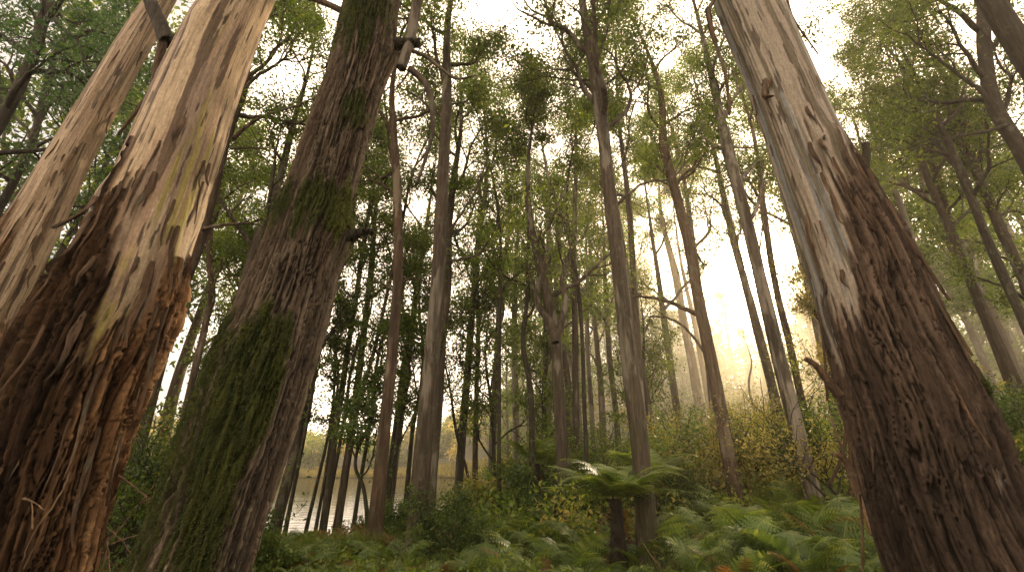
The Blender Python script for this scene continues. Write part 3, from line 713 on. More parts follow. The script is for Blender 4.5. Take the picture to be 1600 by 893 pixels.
    if np.cross(pos[F[0, 1]] - pos[F[0, 0]], pos[F[0, 3]] - pos[F[0, 0]]).dot(pos[F[0, 0]] - AX[0]) < 0: F = F[:, ::-1]
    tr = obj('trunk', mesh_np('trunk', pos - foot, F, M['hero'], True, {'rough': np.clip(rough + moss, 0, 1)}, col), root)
    nrm = np.repeat(A, nu, 0) * c[:, None] + np.repeat(B, nu, 0) * s[:, None]
    Tn = np.repeat(T, nu, 0)
    # moss tufts on the mossy parts
    nt = style.get('tufts', 0)
    if nt:
        vis = (V_ < sv) & (moss > .5)
        w_ = np.where(vis, Rr * (r[0] * 0 + 1), 0); w_ /= w_.sum()
        kk = rng.choice(len(U), nt, p=w_)
        cpos = pos[kk] - foot + rng.normal(size=(nt, 3)) * .006
        dv = nrm[kk] * .45 + rng.normal(size=(nt, 3)) * .6 - np.array([0, 0, .35]); dv /= np.linalg.norm(dv, axis=1)[:, None]
        sd_ = np.cross(dv, rng.normal(size=(nt, 3))); sd_ /= np.linalg.norm(sd_, axis=1)[:, None]
        l = rng.uniform(.004, .0095, nt)[:, None]; ww = l * .42
        VV = np.stack([cpos, cpos + dv * l * .5 + sd_ * ww, cpos + dv * l, cpos + dv * l * .5 - sd_ * ww], 1).reshape(-1, 3)
        tone = np.clip(fbm((pos[kk]) * 6, seed + 71, 4) * 1.5 - .35 + rng.normal(size=nt) * .15 + style.get('mossgold', lambda *a: 0 * a[0])(s[kk], c[kk], py[kk]), 0, 1)
        me = mesh_np('moss', VV, np.arange(4 * nt).reshape(-1, 4), M['moss'], False, {'tone': np.repeat(tone, 4)})
        obj('moss', me, root)
    # loose bark ribbons
    auto = [(rng.uniform(*style['band']), rng.uniform(-.9, .97), rng.uniform(.14, .5), rng.uniform(.018, .05), rng.uniform(.02, .075)) for _ in range(style.get('nstrips', 0))]
    for (yy, s0, L, wd, curl) in list(style.get('strips', ())) + auto:
        iv = int(np.argmin(np.abs(project(AX[:nv])[:, 1] - yy))); ub = math.asin(np.clip(s0, -.999, .999))
        iu = int(round((ub % (2 * np.pi)) / (2 * np.pi) * nu)) % nu
        vi = iv * nu + iu
        ribbon(root, 'bark_strip', pos[vi] - foot + nrm[vi] * .004, nrm[vi], -Tn[vi] * .75 + np.array([0, 0, -.25]), np.cross(Tn[vi], nrm[vi]), L, wd, curl, rng, M['strip'])
    # limbs that show
    for (pts, r_a, r_b, bark, dy) in style.get('limbs', ()):
        mp = np.array([at(a, b_, d + lean * (893 - b_) / 893 + dy * i2) for i2, (a, b_) in enumerate(pts)]) - foot
        sp = spline(mp, 40); sp[1:] += rng.normal(size=(39, 3)) * r_a * .025
        jt = 1 + .12 * (rng.random((40, 10)) - .5)
        rd = np.linspace(r_a, r_b, 40)
        p2 = np.vstack([sp, sp[-1] + (sp[-1] - sp[-2]) * .2, sp[-1] + (sp[-1] - sp[-2]) * .22]); r2 = np.r_[rd, r_b * .75, r_b * .02]
        jt = np.vstack([jt, jt[-1:], jt[-1:]])
        ac = Acc(); ac.add(*tube(p2, r2, 10, jt)); obj('branch', ac.mesh('branch', M[bark]), root)
    # the head of the tree above the picture
    an = []
    for i2 in range(crown_n):
        e = rng.uniform(.5, 1.0); az = i2 * 2.4 + rng.uniform(-.4, .4)
        zf = .72 + .26 * i2 / crown_n
        kq = int(np.argmin(np.abs(AX[:, 2] - foot[2] - H * zf)))
        tb = []
        grow(rng, AX[kq] - foot, np.array([math.cos(az) * math.cos(e), math.sin(az) * math.cos(e), math.sin(e)]), 2.4, r[kq] * .6, 0, tb, an, .2, .1, 2, 5)
        ac = Acc()
        for (pp, r_, s_) in tb: ac.add(*tube(pp, r_, s_))
        obj('branch', ac.mesh('branch', M['bark_brown']), root)
    if an:
        ac = Acc(); crown_leaves(ac, an, 5000, rng, .12, .05, .22, origin=foot); obj('crown', ac.mesh('crown', M['leaf_mid'], False), root)
    return root

def ramp_y(py, a, b_, va, vb): return va + (vb - va) * np.clip((py - a) / (b_ - a), 0, 1)

CREAM, GREY, BLUE, PINK, OLIVE, UMBER = rgb(.42, .315, .20), rgb(.33, .29, .25), rgb(.205, .22, .232), rgb(.40, .27, .18), rgb(.36, .30, .10), rgb(.085, .055, .035)

hero('pale_gum_tree', 'slim pale gum at far left with streaky cream bark and dark smears, leaning right',
     [(-105, 640, 140), (0, 446, 104), (58, 340, 90), (120, 223, 74), (186, 110, 62), (250, 0, 50)], 4.6, 15, 101, dict(
     base=rgb(.36, .27, .18), bark=(rgb(.03, .02, .012), rgb(.17, .10, .055), rgb(.34, .22, .13)),
     layers=[(rgb(.33, .24, .17), 2.6, .5, .50, .003, None), (rgb(.14, .105, .07), 3.6, .55, .53, .004, lambda s, c, y: ramp_y(y, 60, 460, -.03, .07) - .10 * (s > .55)), (rgb(.24, .17, .105), 5, .8, .55, .003, None), (rgb(.42, .33, .23), 5, .6, .58, .002, None)],
     rough=lambda s, c, y: ramp_y(y, 150, 560, -.75, .30) - .25 * np.clip(s, 0, 1), moss=lambda s, c, y: -2 + 0 * y,
     nstrips=10, band=(60, 440), strips=[(250, .1, .5, .05, .12), (330, .35, .45, .05, .08), (170, .75, .35, .04, .06), (420, .5, .6, .06, .10), (80, .55, .3, .04, .05)]))

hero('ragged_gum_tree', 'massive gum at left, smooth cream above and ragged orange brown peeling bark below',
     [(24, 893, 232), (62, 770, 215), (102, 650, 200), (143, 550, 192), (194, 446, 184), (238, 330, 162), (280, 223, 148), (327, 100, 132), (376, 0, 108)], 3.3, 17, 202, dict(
     base=CREAM, bark=(rgb(.02, .012, .008), rgb(.20, .108, .052), rgb(.45, .285, .15)), flake=.018, alt=rgb(.42, .38, .36), scale=1.25, relief=1.7, nstrips=34, band=(230, 800), tone_shade=lambda s, c, y, n: .38 + .82 * sstep(-.25, .35, s + (n - .5) * 1.6 - .25 * np.clip((y - 500) / 300, 0, 1)),  # shade painted into the rough bark on the side away from the sun
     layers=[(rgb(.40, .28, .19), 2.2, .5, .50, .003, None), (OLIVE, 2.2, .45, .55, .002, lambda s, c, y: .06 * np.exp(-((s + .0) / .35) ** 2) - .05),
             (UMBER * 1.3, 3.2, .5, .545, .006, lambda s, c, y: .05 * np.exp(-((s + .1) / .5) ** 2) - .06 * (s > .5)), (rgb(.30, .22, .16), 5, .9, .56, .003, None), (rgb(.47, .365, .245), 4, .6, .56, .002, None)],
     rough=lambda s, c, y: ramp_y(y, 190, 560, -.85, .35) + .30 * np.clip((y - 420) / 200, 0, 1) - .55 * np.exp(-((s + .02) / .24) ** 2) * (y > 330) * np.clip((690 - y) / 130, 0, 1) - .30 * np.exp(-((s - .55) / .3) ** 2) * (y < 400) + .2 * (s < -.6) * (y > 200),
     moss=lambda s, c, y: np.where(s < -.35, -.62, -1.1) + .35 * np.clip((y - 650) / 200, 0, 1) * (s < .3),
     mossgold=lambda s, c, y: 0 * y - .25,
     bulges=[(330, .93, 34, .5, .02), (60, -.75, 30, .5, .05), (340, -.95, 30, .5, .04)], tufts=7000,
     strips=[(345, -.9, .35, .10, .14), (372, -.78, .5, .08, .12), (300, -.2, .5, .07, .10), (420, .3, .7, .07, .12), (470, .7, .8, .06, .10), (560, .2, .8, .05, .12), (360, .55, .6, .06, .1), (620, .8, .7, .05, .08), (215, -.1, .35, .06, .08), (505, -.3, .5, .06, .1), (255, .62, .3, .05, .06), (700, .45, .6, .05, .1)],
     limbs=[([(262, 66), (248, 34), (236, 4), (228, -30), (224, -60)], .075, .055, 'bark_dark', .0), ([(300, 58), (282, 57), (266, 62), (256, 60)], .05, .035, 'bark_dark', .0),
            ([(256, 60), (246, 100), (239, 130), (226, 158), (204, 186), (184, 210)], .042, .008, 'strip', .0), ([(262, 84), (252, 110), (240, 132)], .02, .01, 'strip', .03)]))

hero('mossy_tree', 'rough barked leaning tree sheathed in green moss, between the big ragged gum and the lake',
     [(300, 893, 158), (350, 750, 150), (401, 600, 146), (456, 446, 118), (492, 330, 96), (524, 223, 82), (562, 100, 74), (584, 0, 70)], 3.2, 15, 303, dict(
     base=rgb(.2, .14, .1), bark=(rgb(.03, .022, .017), rgb(.125, .098, .07), rgb(.255, .205, .15)), flake=.005, layers=[], alt=rgb(.8, .74, .72), scale=1.35,
     rough=lambda s, c, y: 2 + 0 * y,
     moss=lambda s, c, y: (-.78 + 1.15 * np.exp(-((y - 60) / 85) ** 2) * (s < .8) + 1.15 * np.exp(-((y - 350) / 62) ** 2) + .75 * np.exp(-((y - 195) / 34) ** 2) * (s > -.3)
                           + ramp_y(y, 420, 540, 0, 1.15) * np.clip((.66 - s) / .5, -.5, 1) + .25 * np.exp(-((y - 650) / 40) ** 2) * (s > .2)),
     mossgold=lambda s, c, y: .35 * np.clip((s - .1) / .5, 0, 1) - .1,
     bulges=[(366, .97, 34, .8, .06), (72, .95, 30, .8, .06), (340, .2, 40, .9, .015)], tufts=170000, mossw=.42, relief=1.6,
     limbs=[([(536, 372), (552, 367), (566, 362), (584, 361)], .055, .028, 'bark_dark', 0), ([(606, 72), (622, 69), (640, 68), (656, 67)], .07, .048, 'bark_dark', 0),
            ([(662, -70), (654, -10), (648, 24), (640, 68), (627, 106)], .055, .05, 'bark', 0), ([(640, 108), (660, 124), (671, 146), (676, 176), (674, 215), (664, 250), (652, 286)], .034, .012, 'bark', .0),
            ([(636, 76), (664, 88), (688, 106), (710, 122), (745, 118)], .022, .009, 'bark_brown', .05), ([(672, 225), (662, 244), (650, 258), (640, 280)], .012, .005, 'bark_brown', .02), ([(550, 26), (524, 12), (500, 2), (470, -8), (430, -30)], .034, .025, 'bark_brown', .05),
            ([(640, 110), (628, 128), (616, 142)], .012, .005, 'bark_brown', .0)]))

hero('great_grey_gum_tree', 'massive gum at right, smooth blue grey stripes above and dark fibrous brown bark below',
     [(1520, 893, 262), (1500, 850, 252), (1460, 738, 230), (1424, 632, 208), (1376, 526, 182), (1338, 420, 166), (1268, 250, 128), (1222, 133, 112), (1165, 0, 110)], 3.3, 17, 404, dict(
     base=rgb(.235, .222, .2), bark=(rgb(.02, .015, .011), rgb(.105, .073, .053), rgb(.215, .155, .118)), flake=.006, alt=rgb(.62, .6, .6), scale=1.15, streak=.28, relief=1.5, nstrips=22, band=(120, 640), wn=.3, step=.002, tone_shade=lambda s, c, y, n: 1.15 - .55 * sstep(330, 760, y + 160 * s) - .3 * (n - .5),
     layers=[(rgb(.17, .135, .095), 3.4, .22, .46, .003, None), (BLUE, 2.6, .22, .475, .003, lambda s, c, y: .17 * np.exp(-((s + .12) / .4) ** 2) - .04), (rgb(.29, .24, .19), 3.2, .3, .54, .003, lambda s, c, y: .06 * (s > .3)), (rgb(.12, .10, .065), 5.5, .25, .53, .005, None), (rgb(.31, .27, .22), 5, .4, .57, .003, None)],
     rough=lambda s, c, y: ramp_y(y + 260 * sstep(-.4, .5, s), 400, 690, -.75, .75) - .75 * np.exp(-((s - .72) / .12) ** 2) * np.exp(-((y - 745) / 75) ** 2),
     moss=lambda s, c, y: -1.0 + .95 * np.exp(-((y - 248) / 20) ** 2) * np.exp(-((s - .45) / .4) ** 2) + ramp_y(y, 400, 700, 0, .62) * np.clip((s - .0) / .5, 0, 1),
     mossgold=lambda s, c, y: -.12 + 0 * y,
     bulges=[(246, .6, 22, .6, .035)], tufts=16000,
     strips=[(140, -.35, .28, .14, .07), (560, -.97, .9, .05, .16), (480, -.9, .7, .06, .12), (640, -.98, .5, .07, .24), (300, .93, .8, .06, .06), (345, .95, .9, .07, .09), (390, .97, 1.0, .06, .07), (330, .1, .3, .05, .07), (450, .93, .8, .06, .08), (700, -.95, .8, .05, .14), (250, .1, .35, .05, .06), (200, .35, .25, .04, .05)],
     limbs=[([(1345, 290), (1352, 262), (1354, 240), (1352, 224)], .035, .03, 'bark_dark', 0), ([(1148, -40), (1108, 20), (1116, 60), (1134, 120), (1140, 178)], .022, .012, 'strip', -.03), ([(1106, 14), (1112, 48), (1118, 66)], .03, .022, 'bark_dark', -.03),
            ([(1226, -20), (1240, 30), (1262, 62), (1278, 84)], .016, .006, 'strip', .0), ([(1312, 618), (1290, 590), (1272, 568), (1258, 560)], .035, .018, 'strip', 0), ([(1338, 770), (1330, 740), (1318, 716), (1306, 708)], .03, .018, 'strip', 0)]))
# ------------------------------------------------------------------ ferns
def frond_mesh(name, seed, mat, L=1.0, np_=14, arch=.55, width=.33, k_=7, start=.12):
    """One arching frond along +X with toothed leaflets on both sides."""
    rng = np.random.default_rng(seed)
    t = np.linspace(0, 1, 24)
    ang = arch - (arch * 1.55 + rng.uniform(-.1, .25)) * t ** 1.6
    dx, dz = np.cos(ang), np.sin(ang)
    X = np.r_[0, np.cumsum(dx[:-1] / 23)] * L; Z = np.r_[0, np.cumsum(dz[:-1] / 23)] * L
    Y = np.cumsum(rng.normal(size=24)) * .004 * L
    S = np.stack([X, Y, Z], -1)
    ac = Acc()
    V, F = tube(S, np.linspace(.0085, .0018, 24) * L ** .5, 4); ac.add(V, F, np.full(len(V), .9))
    VV, TT = [], []
    for i in range(np_):
        tt = start + (1 - start) * (i + .5) / np_
        j = tt * 23; a = min(int(j), 22); fr = j - a
        p = S[a] * (1 - fr) + S[a + 1] * fr
        tg = S[a + 1] - S[a]; tg /= np.linalg.norm(tg)
        up = np.array([-tg[2], 0, tg[0]])
        x = (tt - start) / (1 - start)
        ln = width * L * (np.sin(math.pi * np.clip(x * .86 + .14, 0, 1)) ** .75) * (1 - .25 * x) * rng.uniform(.9, 1.08)
        for sgn in (-1, 1):
            sd = np.array([0, sgn, 0.])
            d = sd * .93 + tg * .36 + up * rng.uniform(-.12, .16); d /= np.linalg.norm(d)
            kk = np.linspace(.03, 1, k_)
            drp = -.30 * ln * kk ** 2
            mid = p + np.outer(kk, d) * ln + np.outer(drp, np.array([0, 0, 1.]))
            w = .062 * L * width / .27 * (1 - kk * .9) * (.55 + .45 * np.sin(math.pi * min(x + .1, 1)))
            q = np.cross(d, up); q /= np.linalg.norm(q)
            step = ln / k_
            tone = np.clip(.40 + rng.normal() * .24 + .15 * x, 0, 1)
            for e in (-1, 1):
                tip = mid + q * (e * w)[:, None] + d * step * .9 + up * (-.12 * w)[:, None]
                b0 = mid - d * step * .25; b1 = mid + d * step * .7
                m1 = (b0 + tip) * .5 + q * (e * w * .12)[:, None]
                VV.append(np.stack([b0, m1 - d * step * .1, tip, b1], 1).reshape(-1, 3)); TT.append(np.full(4 * k_, tone))
    VV = np.concatenate(VV); TT = np.concatenate(TT)
    ac.add(VV, np.arange(len(VV)).reshape(-1, 4), TT)
    return ac.mesh(name, mat, False)

FR = [frond_mesh('frond', 500 + k, M['fern'], arch=a) for k, a in enumerate((.85, .65, 1.0, .5))]
FRB = [frond_mesh('frond', 520 + k, M['fern_brown'], arch=a, width=.2) for k, a in enumerate((.5, .2))]
FRT = [frond_mesh('frond', 540 + k, M['fern'], arch=a, np_=20, width=.28) for k, a in enumerate((.5, .32, .68, .18))]

def fern(label, x, y, size, nf, rng, group, meshes=FR, tilt=.35, z0=0, spread=.25, name='fern'):
    root = thing(name, label, 'fern', (x, y, gh(x, y) + z0), group, rng.uniform(0, 6.28))
    for k in range(nf):
        o = obj('frond', meshes[int(rng.integers(len(meshes)))] if rng.random() > .17 else FRB[k % 2], root)
        o.location = (rng.normal() * .03, rng.normal() * .03, .02)
        o.rotation_euler = (rng.normal() * spread * 1.5, -rng.uniform(.0, tilt) - .18, k * 6.283 / nf + rng.uniform(-.3, .3))
        s = size * rng.uniform(.7, 1.2) * 1.0; o.scale = (s, s, s)
    return root

fr_rng = np.random.default_rng(77)
def on(px, d): return (px - 800.0) / FPX * d / (CP + SP * .5)     # x of a ground point at picture column px, distance d
G1 = 'green ferns in the bank ahead of the great grey gum'
G2 = 'green ferns between the thick dark gum and the tree fern'
G3 = 'ferns under the mossy trunk beside the lake path'
for (px, d, s) in [(1060, 7.6, .95), (1120, 7.0, 1.0), (1090, 8.6, 1.0), (1165, 7.6, 1.15), (1215, 7.0, 1.1), (1255, 8.0, 1.2), (1300, 7.2, 1.05), (1325, 8.6, 1.1), (1200, 9.2, 1.2), (1140, 9.8, 1.1), (1275, 9.8, 1.15), (1240, 6.3, .9), (1150, 6.3, .8), (1345, 6.6, .9), (1075, 6.5, .75), (1225, 11.2, 1.2), (1100, 10.8, 1.1), (1290, 11.6, 1.2), (1040, 9.4, .9), (1185, 8.4, .8), (1105, 6.2, .7), (1280, 6.2, .75), (1320, 10.4, 1.0), (1060, 12.0, 1.0), (1180, 12.6, 1.0), (1130, 7.9, .75), (1230, 10.2, .85)]:
    fern('arching green fern in the low bank of ferns left of the great grey gum', on(px, d), d, s, int(fr_rng.integers(7, 10)), fr_rng, G1, tilt=.5)
for (px, d, s) in [(780, 8.0, .85), (825, 7.2, .95), (860, 8.3, .9), (895, 7.3, .85), (800, 9.2, .9), (905, 8.6, .9), (850, 6.5, .7), (760, 7.0, .7), (930, 7.0, .7), (835, 9.8, .9), (985, 7.6, .7), (875, 10.4, 1.0), (800, 6.4, .6), (940, 9.4, .8), (770, 10.6, .9), (900, 6.4, .6), (860, 12.2, 1.0), (730, 8.0, .6), (945, 6.3, .6)]:
    fern('dark green fern growing in the hollow between the leafy shrub and the tree fern', on(px, d), d, s, int(fr_rng.integers(7, 10)), fr_rng, G2)
for (px, d, s) in [(420, 8.4, .7), (455, 8.8, .7), (515, 8.2, .6), (405, 9.4, .8), (560, 8.6, .6), (440, 7.5, .6), (600, 8.0, .9), (480, 10.0, .7), (430, 6.8, .9), (470, 7.2, .9), (510, 7.4, 1.0), (550, 7.0, .9), (590, 7.2, 1.0), (640, 7.6, 1.0), (500, 6.5, .8), (570, 6.4, .8), (660, 6.6, .9), (620, 6.5, .8), (455, 8.0, .9), (530, 8.2, .9)]:
    fern('small soft fern on the ground right of the mossy trunk', on(px, d), d, s * .62, int(fr_rng.integers(8, 11)), fr_rng, G3)
for (px, d, s, lb) in [(425, 8.0, .65, 'rusty brown dead fern at the foot of the mossy trunk'), (540, 7.8, .6, 'dry golden fern in front of the sunlit brown gum'), (690, 7.2, .6, 'dry brown fern below the leafy shrub at the bottom edge'), (625, 8.6, .6, 'pale dry fern between the two thick middle gums'), (460, 7.0, .7, 'rusty red dead fern among the soft ferns at the bottom edge'), (590, 6.8, .65, 'straw coloured dead fern right of the rusty ones')]:
    fern(lb, on(px, d), d, s, 9, fr_rng, None, FRB, .2)
for (px, py, d, s) in [(1572, 690, 8.0, 1.1), (1600, 735, 7.0, 1.1), (1560, 640, 10.0, 1.2), (1610, 640, 9.5, 1.2), (1585, 600, 12.0, 1.2), (1540, 600, 13.0, 1.2)]:
    x = (px - 800) / FPX * d / ray(px, py)[1]
    fern('green fern on the steep slope behind the great grey gum', x, d, s, 10, fr_rng, 'ferns on the slope at the right edge', tilt=.5)

def tree_fern(label, x, y, h, size, nf, rng, seed):
    z = gh(x, y)
    root = thing('tree_fern', label, 'tree fern', (x, y, z - .05))
    n = 40; zz = np.linspace(0, h, n); sd = 14
    ctr = np.stack([np.sin(zz * 1.3) * .03, np.cos(zz * 1.1) * .02, zz], -1)
    jit = 1 + .55 * (fbm(np.stack([np.repeat(np.cos(np.arange(sd) / sd * 6.283)[None] * 3, n, 0), np.repeat(np.sin(np.arange(sd) / sd * 6.283)[None] * 3, n, 0), np.repeat(zz[:, None] * 9, sd, 1)], -1).reshape(-1, 3), seed, 3).reshape(n, sd) - .5)
    ac = Acc(); ac.add(*tube(ctr, np.linspace(.13, .085, n) * (1 + .4 * np.exp(-zz / .2)), sd, jit))
    for k in range(120):                                             # old leaf bases and fibres
        a = rng.uniform(0, 6.28); q = rng.uniform(.05, h); c0 = np.array([math.cos(a) * .085, math.sin(a) * .085, q])
        d = np.array([math.cos(a) * .6, math.sin(a) * .6, rng.uniform(.3, 1)]); l = rng.uniform(.04, .1)
        ac.add(*tube(np.array([c0, c0 + d * l * .5, c0 + d * l + np.array([0, 0, -.01])]), [.012, .008, .003], 4))
    obj('trunk', ac.mesh('trunk', M['fern_trunk']), root)
    for k in range(nf):
        o = obj('frond', FRT[int(rng.integers(len(FRT)))], root)
        o.location = (ctr[-1][0], ctr[-1][1], h - .02)
        young = k % 4 == 3
        o.rotation_euler = (rng.normal() * .12, -rng.uniform(.3, .5) if young else -rng.uniform(.02, .35), k * 2.39996 + rng.uniform(-.2, .2))
        s = size * rng.uniform(.85, 1.12) * (.8 if young else 1); o.scale = (s, s, s)
    for k in range(4):                                               # dead fronds hanging like a skirt
        o = obj('dead_frond', FRB[k % 2], root); o.location = (ctr[-1][0], ctr[-1][1], h - .06)
        o.rotation_euler = (rng.normal() * .2, rng.uniform(.9, 1.25), k * .9 + rng.uniform(-.2, .2)); s = size * rng.uniform(.4, .6); o.scale = (s,) * 3
    return root
tf = np.random.default_rng(5)
tree_fern('tree fern with black fibrous trunk and spreading crown left of the tall central gum', on(960, 7.4), 7.4, 1.15, 1.15, 21, tf, 1)
tree_fern('shaded tree fern behind the forked gum, drooping fronds', on(838, 13.5), 13.5, 1.55, 1.35, 15, tf, 2)
tree_fern('tree fern half hidden behind the tall central gum with sunlit frond tips', on(1018, 10.5), 10.5, 1.35, 1.2, 15, tf, 3)
tree_fern('tree fern on the far side of the ferns below the smooth pale gum', on(1200, 14.5), 14.5, 1.2, 1.3, 14, tf, 4)
tree_fern('tall tree fern standing among the bushes behind the forked gum', on(900, 16.5), 16.5, 1.9, 1.5, 14, tf, 5)
tree_fern('tree fern on the slope at the right border behind the great grey gum', 10.2, 9.6, .9, 1.3, 15, tf, 6)

# ------------------------------------------------------------------ shrubs
def shrub_root(label, x, y, size, nleaf, rng, leafm, group=None, h=1.4, L=.075, W=.035, stems=7, dense=1., name='shrub', flat=.8, sig=.13, tall=1.0):
    root = thing(name, label, 'shrub', (x, y, gh(x, y) - .03), group, rng.uniform(0, 6.28))
    an, tb = [], []
    for k in range(stems):
        a = k * 2.4 + rng.uniform(-.4, .4); e = rng.uniform(.55, 1.35)
        grow(rng, np.array([math.cos(a) * .05, math.sin(a) * .05, 0]), np.array([math.cos(a) * math.cos(e), math.sin(a) * math.cos(e), math.sin(e) * tall]), h * rng.uniform(.7, 1.15), .022, 0, tb, an, .22, .10, 2, 5)
    ac = Acc()
    for (pp, rr, s) in tb: ac.add(*tube(pp, rr, s))
    obj('stem', ac.mesh('stem', M['bark_dark']), root)
    ac = Acc(); crown_leaves(ac, an, nleaf, rng, L, W, sig, flat, origin=np.array([x, y, gh(x, y)])); obj('foliage', ac.mesh('foliage', M[leafm], False), root)
    root.scale = (size,) * 3
    return root
sr = np.random.default_rng(31)
SP_ = [
    ('bushy green shrub at the foot of the thick dark gum', 694, 8.3, .58, 'leaf_shrub'), ('dark green shrub between the sunlit brown gum and the thick dark gum', 622, 10.2, .46, 'leaf_shrub'),
    
    ('glossy green shrub pressed against the right side of the mossy trunk', 417, 6.6, .36, 'leaf_bright'), ('bright leafy shrub in the gap between the ragged gum and the mossy trunk', 255, 7.2, 1.15, 'leaf_shrub'),
    ('dark leafy shrub behind the dry twigs at the ragged gum', 215, 8.6, 1.2, 'leaf_shrub'), ('tall bush left of the slim brown trunk beyond the ragged gum', 290, 11.5, 1.35, 'leaf_gold'),
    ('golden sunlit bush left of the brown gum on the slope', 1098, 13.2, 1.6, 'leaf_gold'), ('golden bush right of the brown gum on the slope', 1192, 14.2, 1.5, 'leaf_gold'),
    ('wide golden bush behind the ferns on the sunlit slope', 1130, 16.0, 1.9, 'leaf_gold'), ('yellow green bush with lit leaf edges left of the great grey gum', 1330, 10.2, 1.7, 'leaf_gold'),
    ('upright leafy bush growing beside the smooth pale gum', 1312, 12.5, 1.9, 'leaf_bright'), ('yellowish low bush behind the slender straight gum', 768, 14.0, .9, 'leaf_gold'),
    ('green bush behind the pole gum near the lake', 790, 17.0, 1.3, 'leaf_mid'), ('dense dark bush left of the forked gum', 850, 15.5, 1.6, 'leaf_shrub'),
    ('dense green bush behind the tree fern crown', 950, 14.5, 1.6, 'leaf_mid'), ('wide dark bush behind the central gum', 1045, 13.5, 1.5, 'leaf_shrub'),
    ('grey green bush on the lake corner', 742, 21.0, 1.2, 'leaf_mid'), ('tall bush among the hazy gums in the centre', 905, 22.0, 2.1, 'leaf_mid'),
    ('tall bush below the broad hazy gum', 1075, 21.0, 1.9, 'leaf_mid'), 
    ('low leafy bush at the shore left of the sunlit brown gum', 562, 13.0, .3, 'leaf_shrub'), ('low bush in front of the pale barked gum', 812, 12.0, .8, 'leaf_shrub'),
    ('bright bush on the fern slope at the right edge', 1560, 14.0, 1.7, 'leaf_bright'), ('dark bush above the ferns at the right edge', 1600, 12.0, 1.4, 'leaf_shrub'),
    ('leafy bush on the left slope under the slim pale gum', -10, 11.0, 1.7, 'leaf_shrub'), ('small bush at the foot of the forked gum', 915, 11.8, .75, 'leaf_shrub'),
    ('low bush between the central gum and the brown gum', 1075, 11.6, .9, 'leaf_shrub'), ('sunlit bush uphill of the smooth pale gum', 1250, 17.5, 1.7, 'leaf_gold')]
for k, (lb, px, d, s, lm) in enumerate(SP_):
    shrub_root(lb, on(px, d), d, s, 5200 if d < 15 else 3800, sr, lm, L=.075 / max(s, .7) * (1 if d < 12 else 1.35), W=.036 / max(s, .7) * (1 if d < 12 else 1.35))
# small understorey trees at the water
mid_tree('little understorey tree with a twisting stem left of the sunlit brown gum', [(572, 790), (566, 755), (556, 730), (560, 700)], 7, 5, 3.4, d=12.5, crown=.45, limbs=7, ll=1.2, nl=2600, seed=81, bark='bark_dark', leafm='leaf_shrub', name='small_tree', sig=.16, wig=.3)
mid_tree('small green tree between the two thick middle gums with drooping leaves', [(604, 800), (612, 740), (622, 690), (628, 640)], 8, 5, 5.6, d=13.5, crown=.4, limbs=9, ll=1.4, nl=4200, seed=82, bark='bark_dark', leafm='leaf_mid', name='small_tree', sig=.18)
for k_, (lb_, px_, d_, h_, nl_) in enumerate([
        ('young leafy tree at the bank close to the leaning grey gum', 452, 13.6, 7.6, 3400), ('young tree with a loose crown between the slim leaning pair and the slender straight gum', 512, 14.4, 8.6, 3600),
        ('young bushy tree beside the close pair of gums at the water', 556, 13.4, 8.0, 3600), ('young tree right behind the sunlit brown gum, crown at half its height', 600, 14.6, 9.2, 3800),
        ('young drooping tree just left of the thick dark gum', 640, 13.0, 8.4, 3800), ('young tree with thin stem behind the mossy trunk and left of the lake', 385, 14.0, 8.2, 4200),
        ('young leafy tree seen low between the ragged gum and the mossy trunk', 300, 13.0, 8.0, 5000), ('young tree in the gap right of the thick dark gum', 716, 15.0, 9.0, 3800)]):
    bx = on(px_, d_); q0 = project(np.array([[bx, d_, gh(bx, d_) + .3], [bx + .12, d_, 3.0], [bx + .2, d_, 5.0]]))
    mid_tree(lb_, [tuple(v) for v in q0], 7, 5, h_, d=d_, crown=.42, limbs=9, ll=1.5, nl=int(nl_ * .6), seed=110 + k_, bark='bark_dark', leafm='leaf_mid', name='small_tree', sig=.2)
mid_tree('small hazy tree with a bare fork on the right shore of the lake', [(740, 790), (728, 730), (716, 690)], 6, 4, 7, d=15, crown=.4, limbs=8, ll=1.6, nl=3600, seed=83, bark='bark_dark', leafm='leaf_mid', name='small_tree', sig=.2)
mid_tree('small leafy tree behind the pole gum with a level limb', [(775, 800), (772, 720), (770, 650)], 8, 5, 8.5, d=17, crown=.3, limbs=11, ll=2.0, nl=5200, seed=84, bark='bark_dark', leafm='leaf_mid', name='small_tree', sig=.26, leafL=.15, leafW=.06)
mid_tree('small leafy tree between the kinked gum and the forked gum', [(852, 800), (853, 700), (850, 620)], 9, 6, 8.5, d=18, crown=.25, limbs=12, ll=2.0, nl=5600, seed=85, bark='bark_dark', leafm='leaf_mid', name='small_tree', sig=.26, leafL=.15, leafW=.06)
mid_tree('leafy young tree uphill of the brown gum in the golden light', [(1010, 770), (1008, 680), (1004, 600)], 9, 6, 9, d=20, crown=.25, limbs=12, ll=2.1, nl=5600, seed=86, bark='bark_dark', leafm='leaf_mid', name='small_tree', sig=.28, leafL=.16, leafW=.07)
mid_tree('dead thin leafless pole in the glow behind the smooth pale gum', [(1197, 722), (1184, 660), (1170, 597)], 8, 3, 6.2, d=24, crown=.6, limbs=4, ll=.9, nl=0, seed=87, bark='bark_dark', name='dead_tree')
mid_tree('leafy young tree growing between the smooth pale gum and the great grey gum', [(1330, 760), (1316, 680), (1300, 610)], 9, 6, 6.5, d=14, crown=.2, limbs=12, ll=1.6, nl=6500, seed=88, bark='bark_dark', leafm='leaf_gold', name='small_tree', sig=.2)

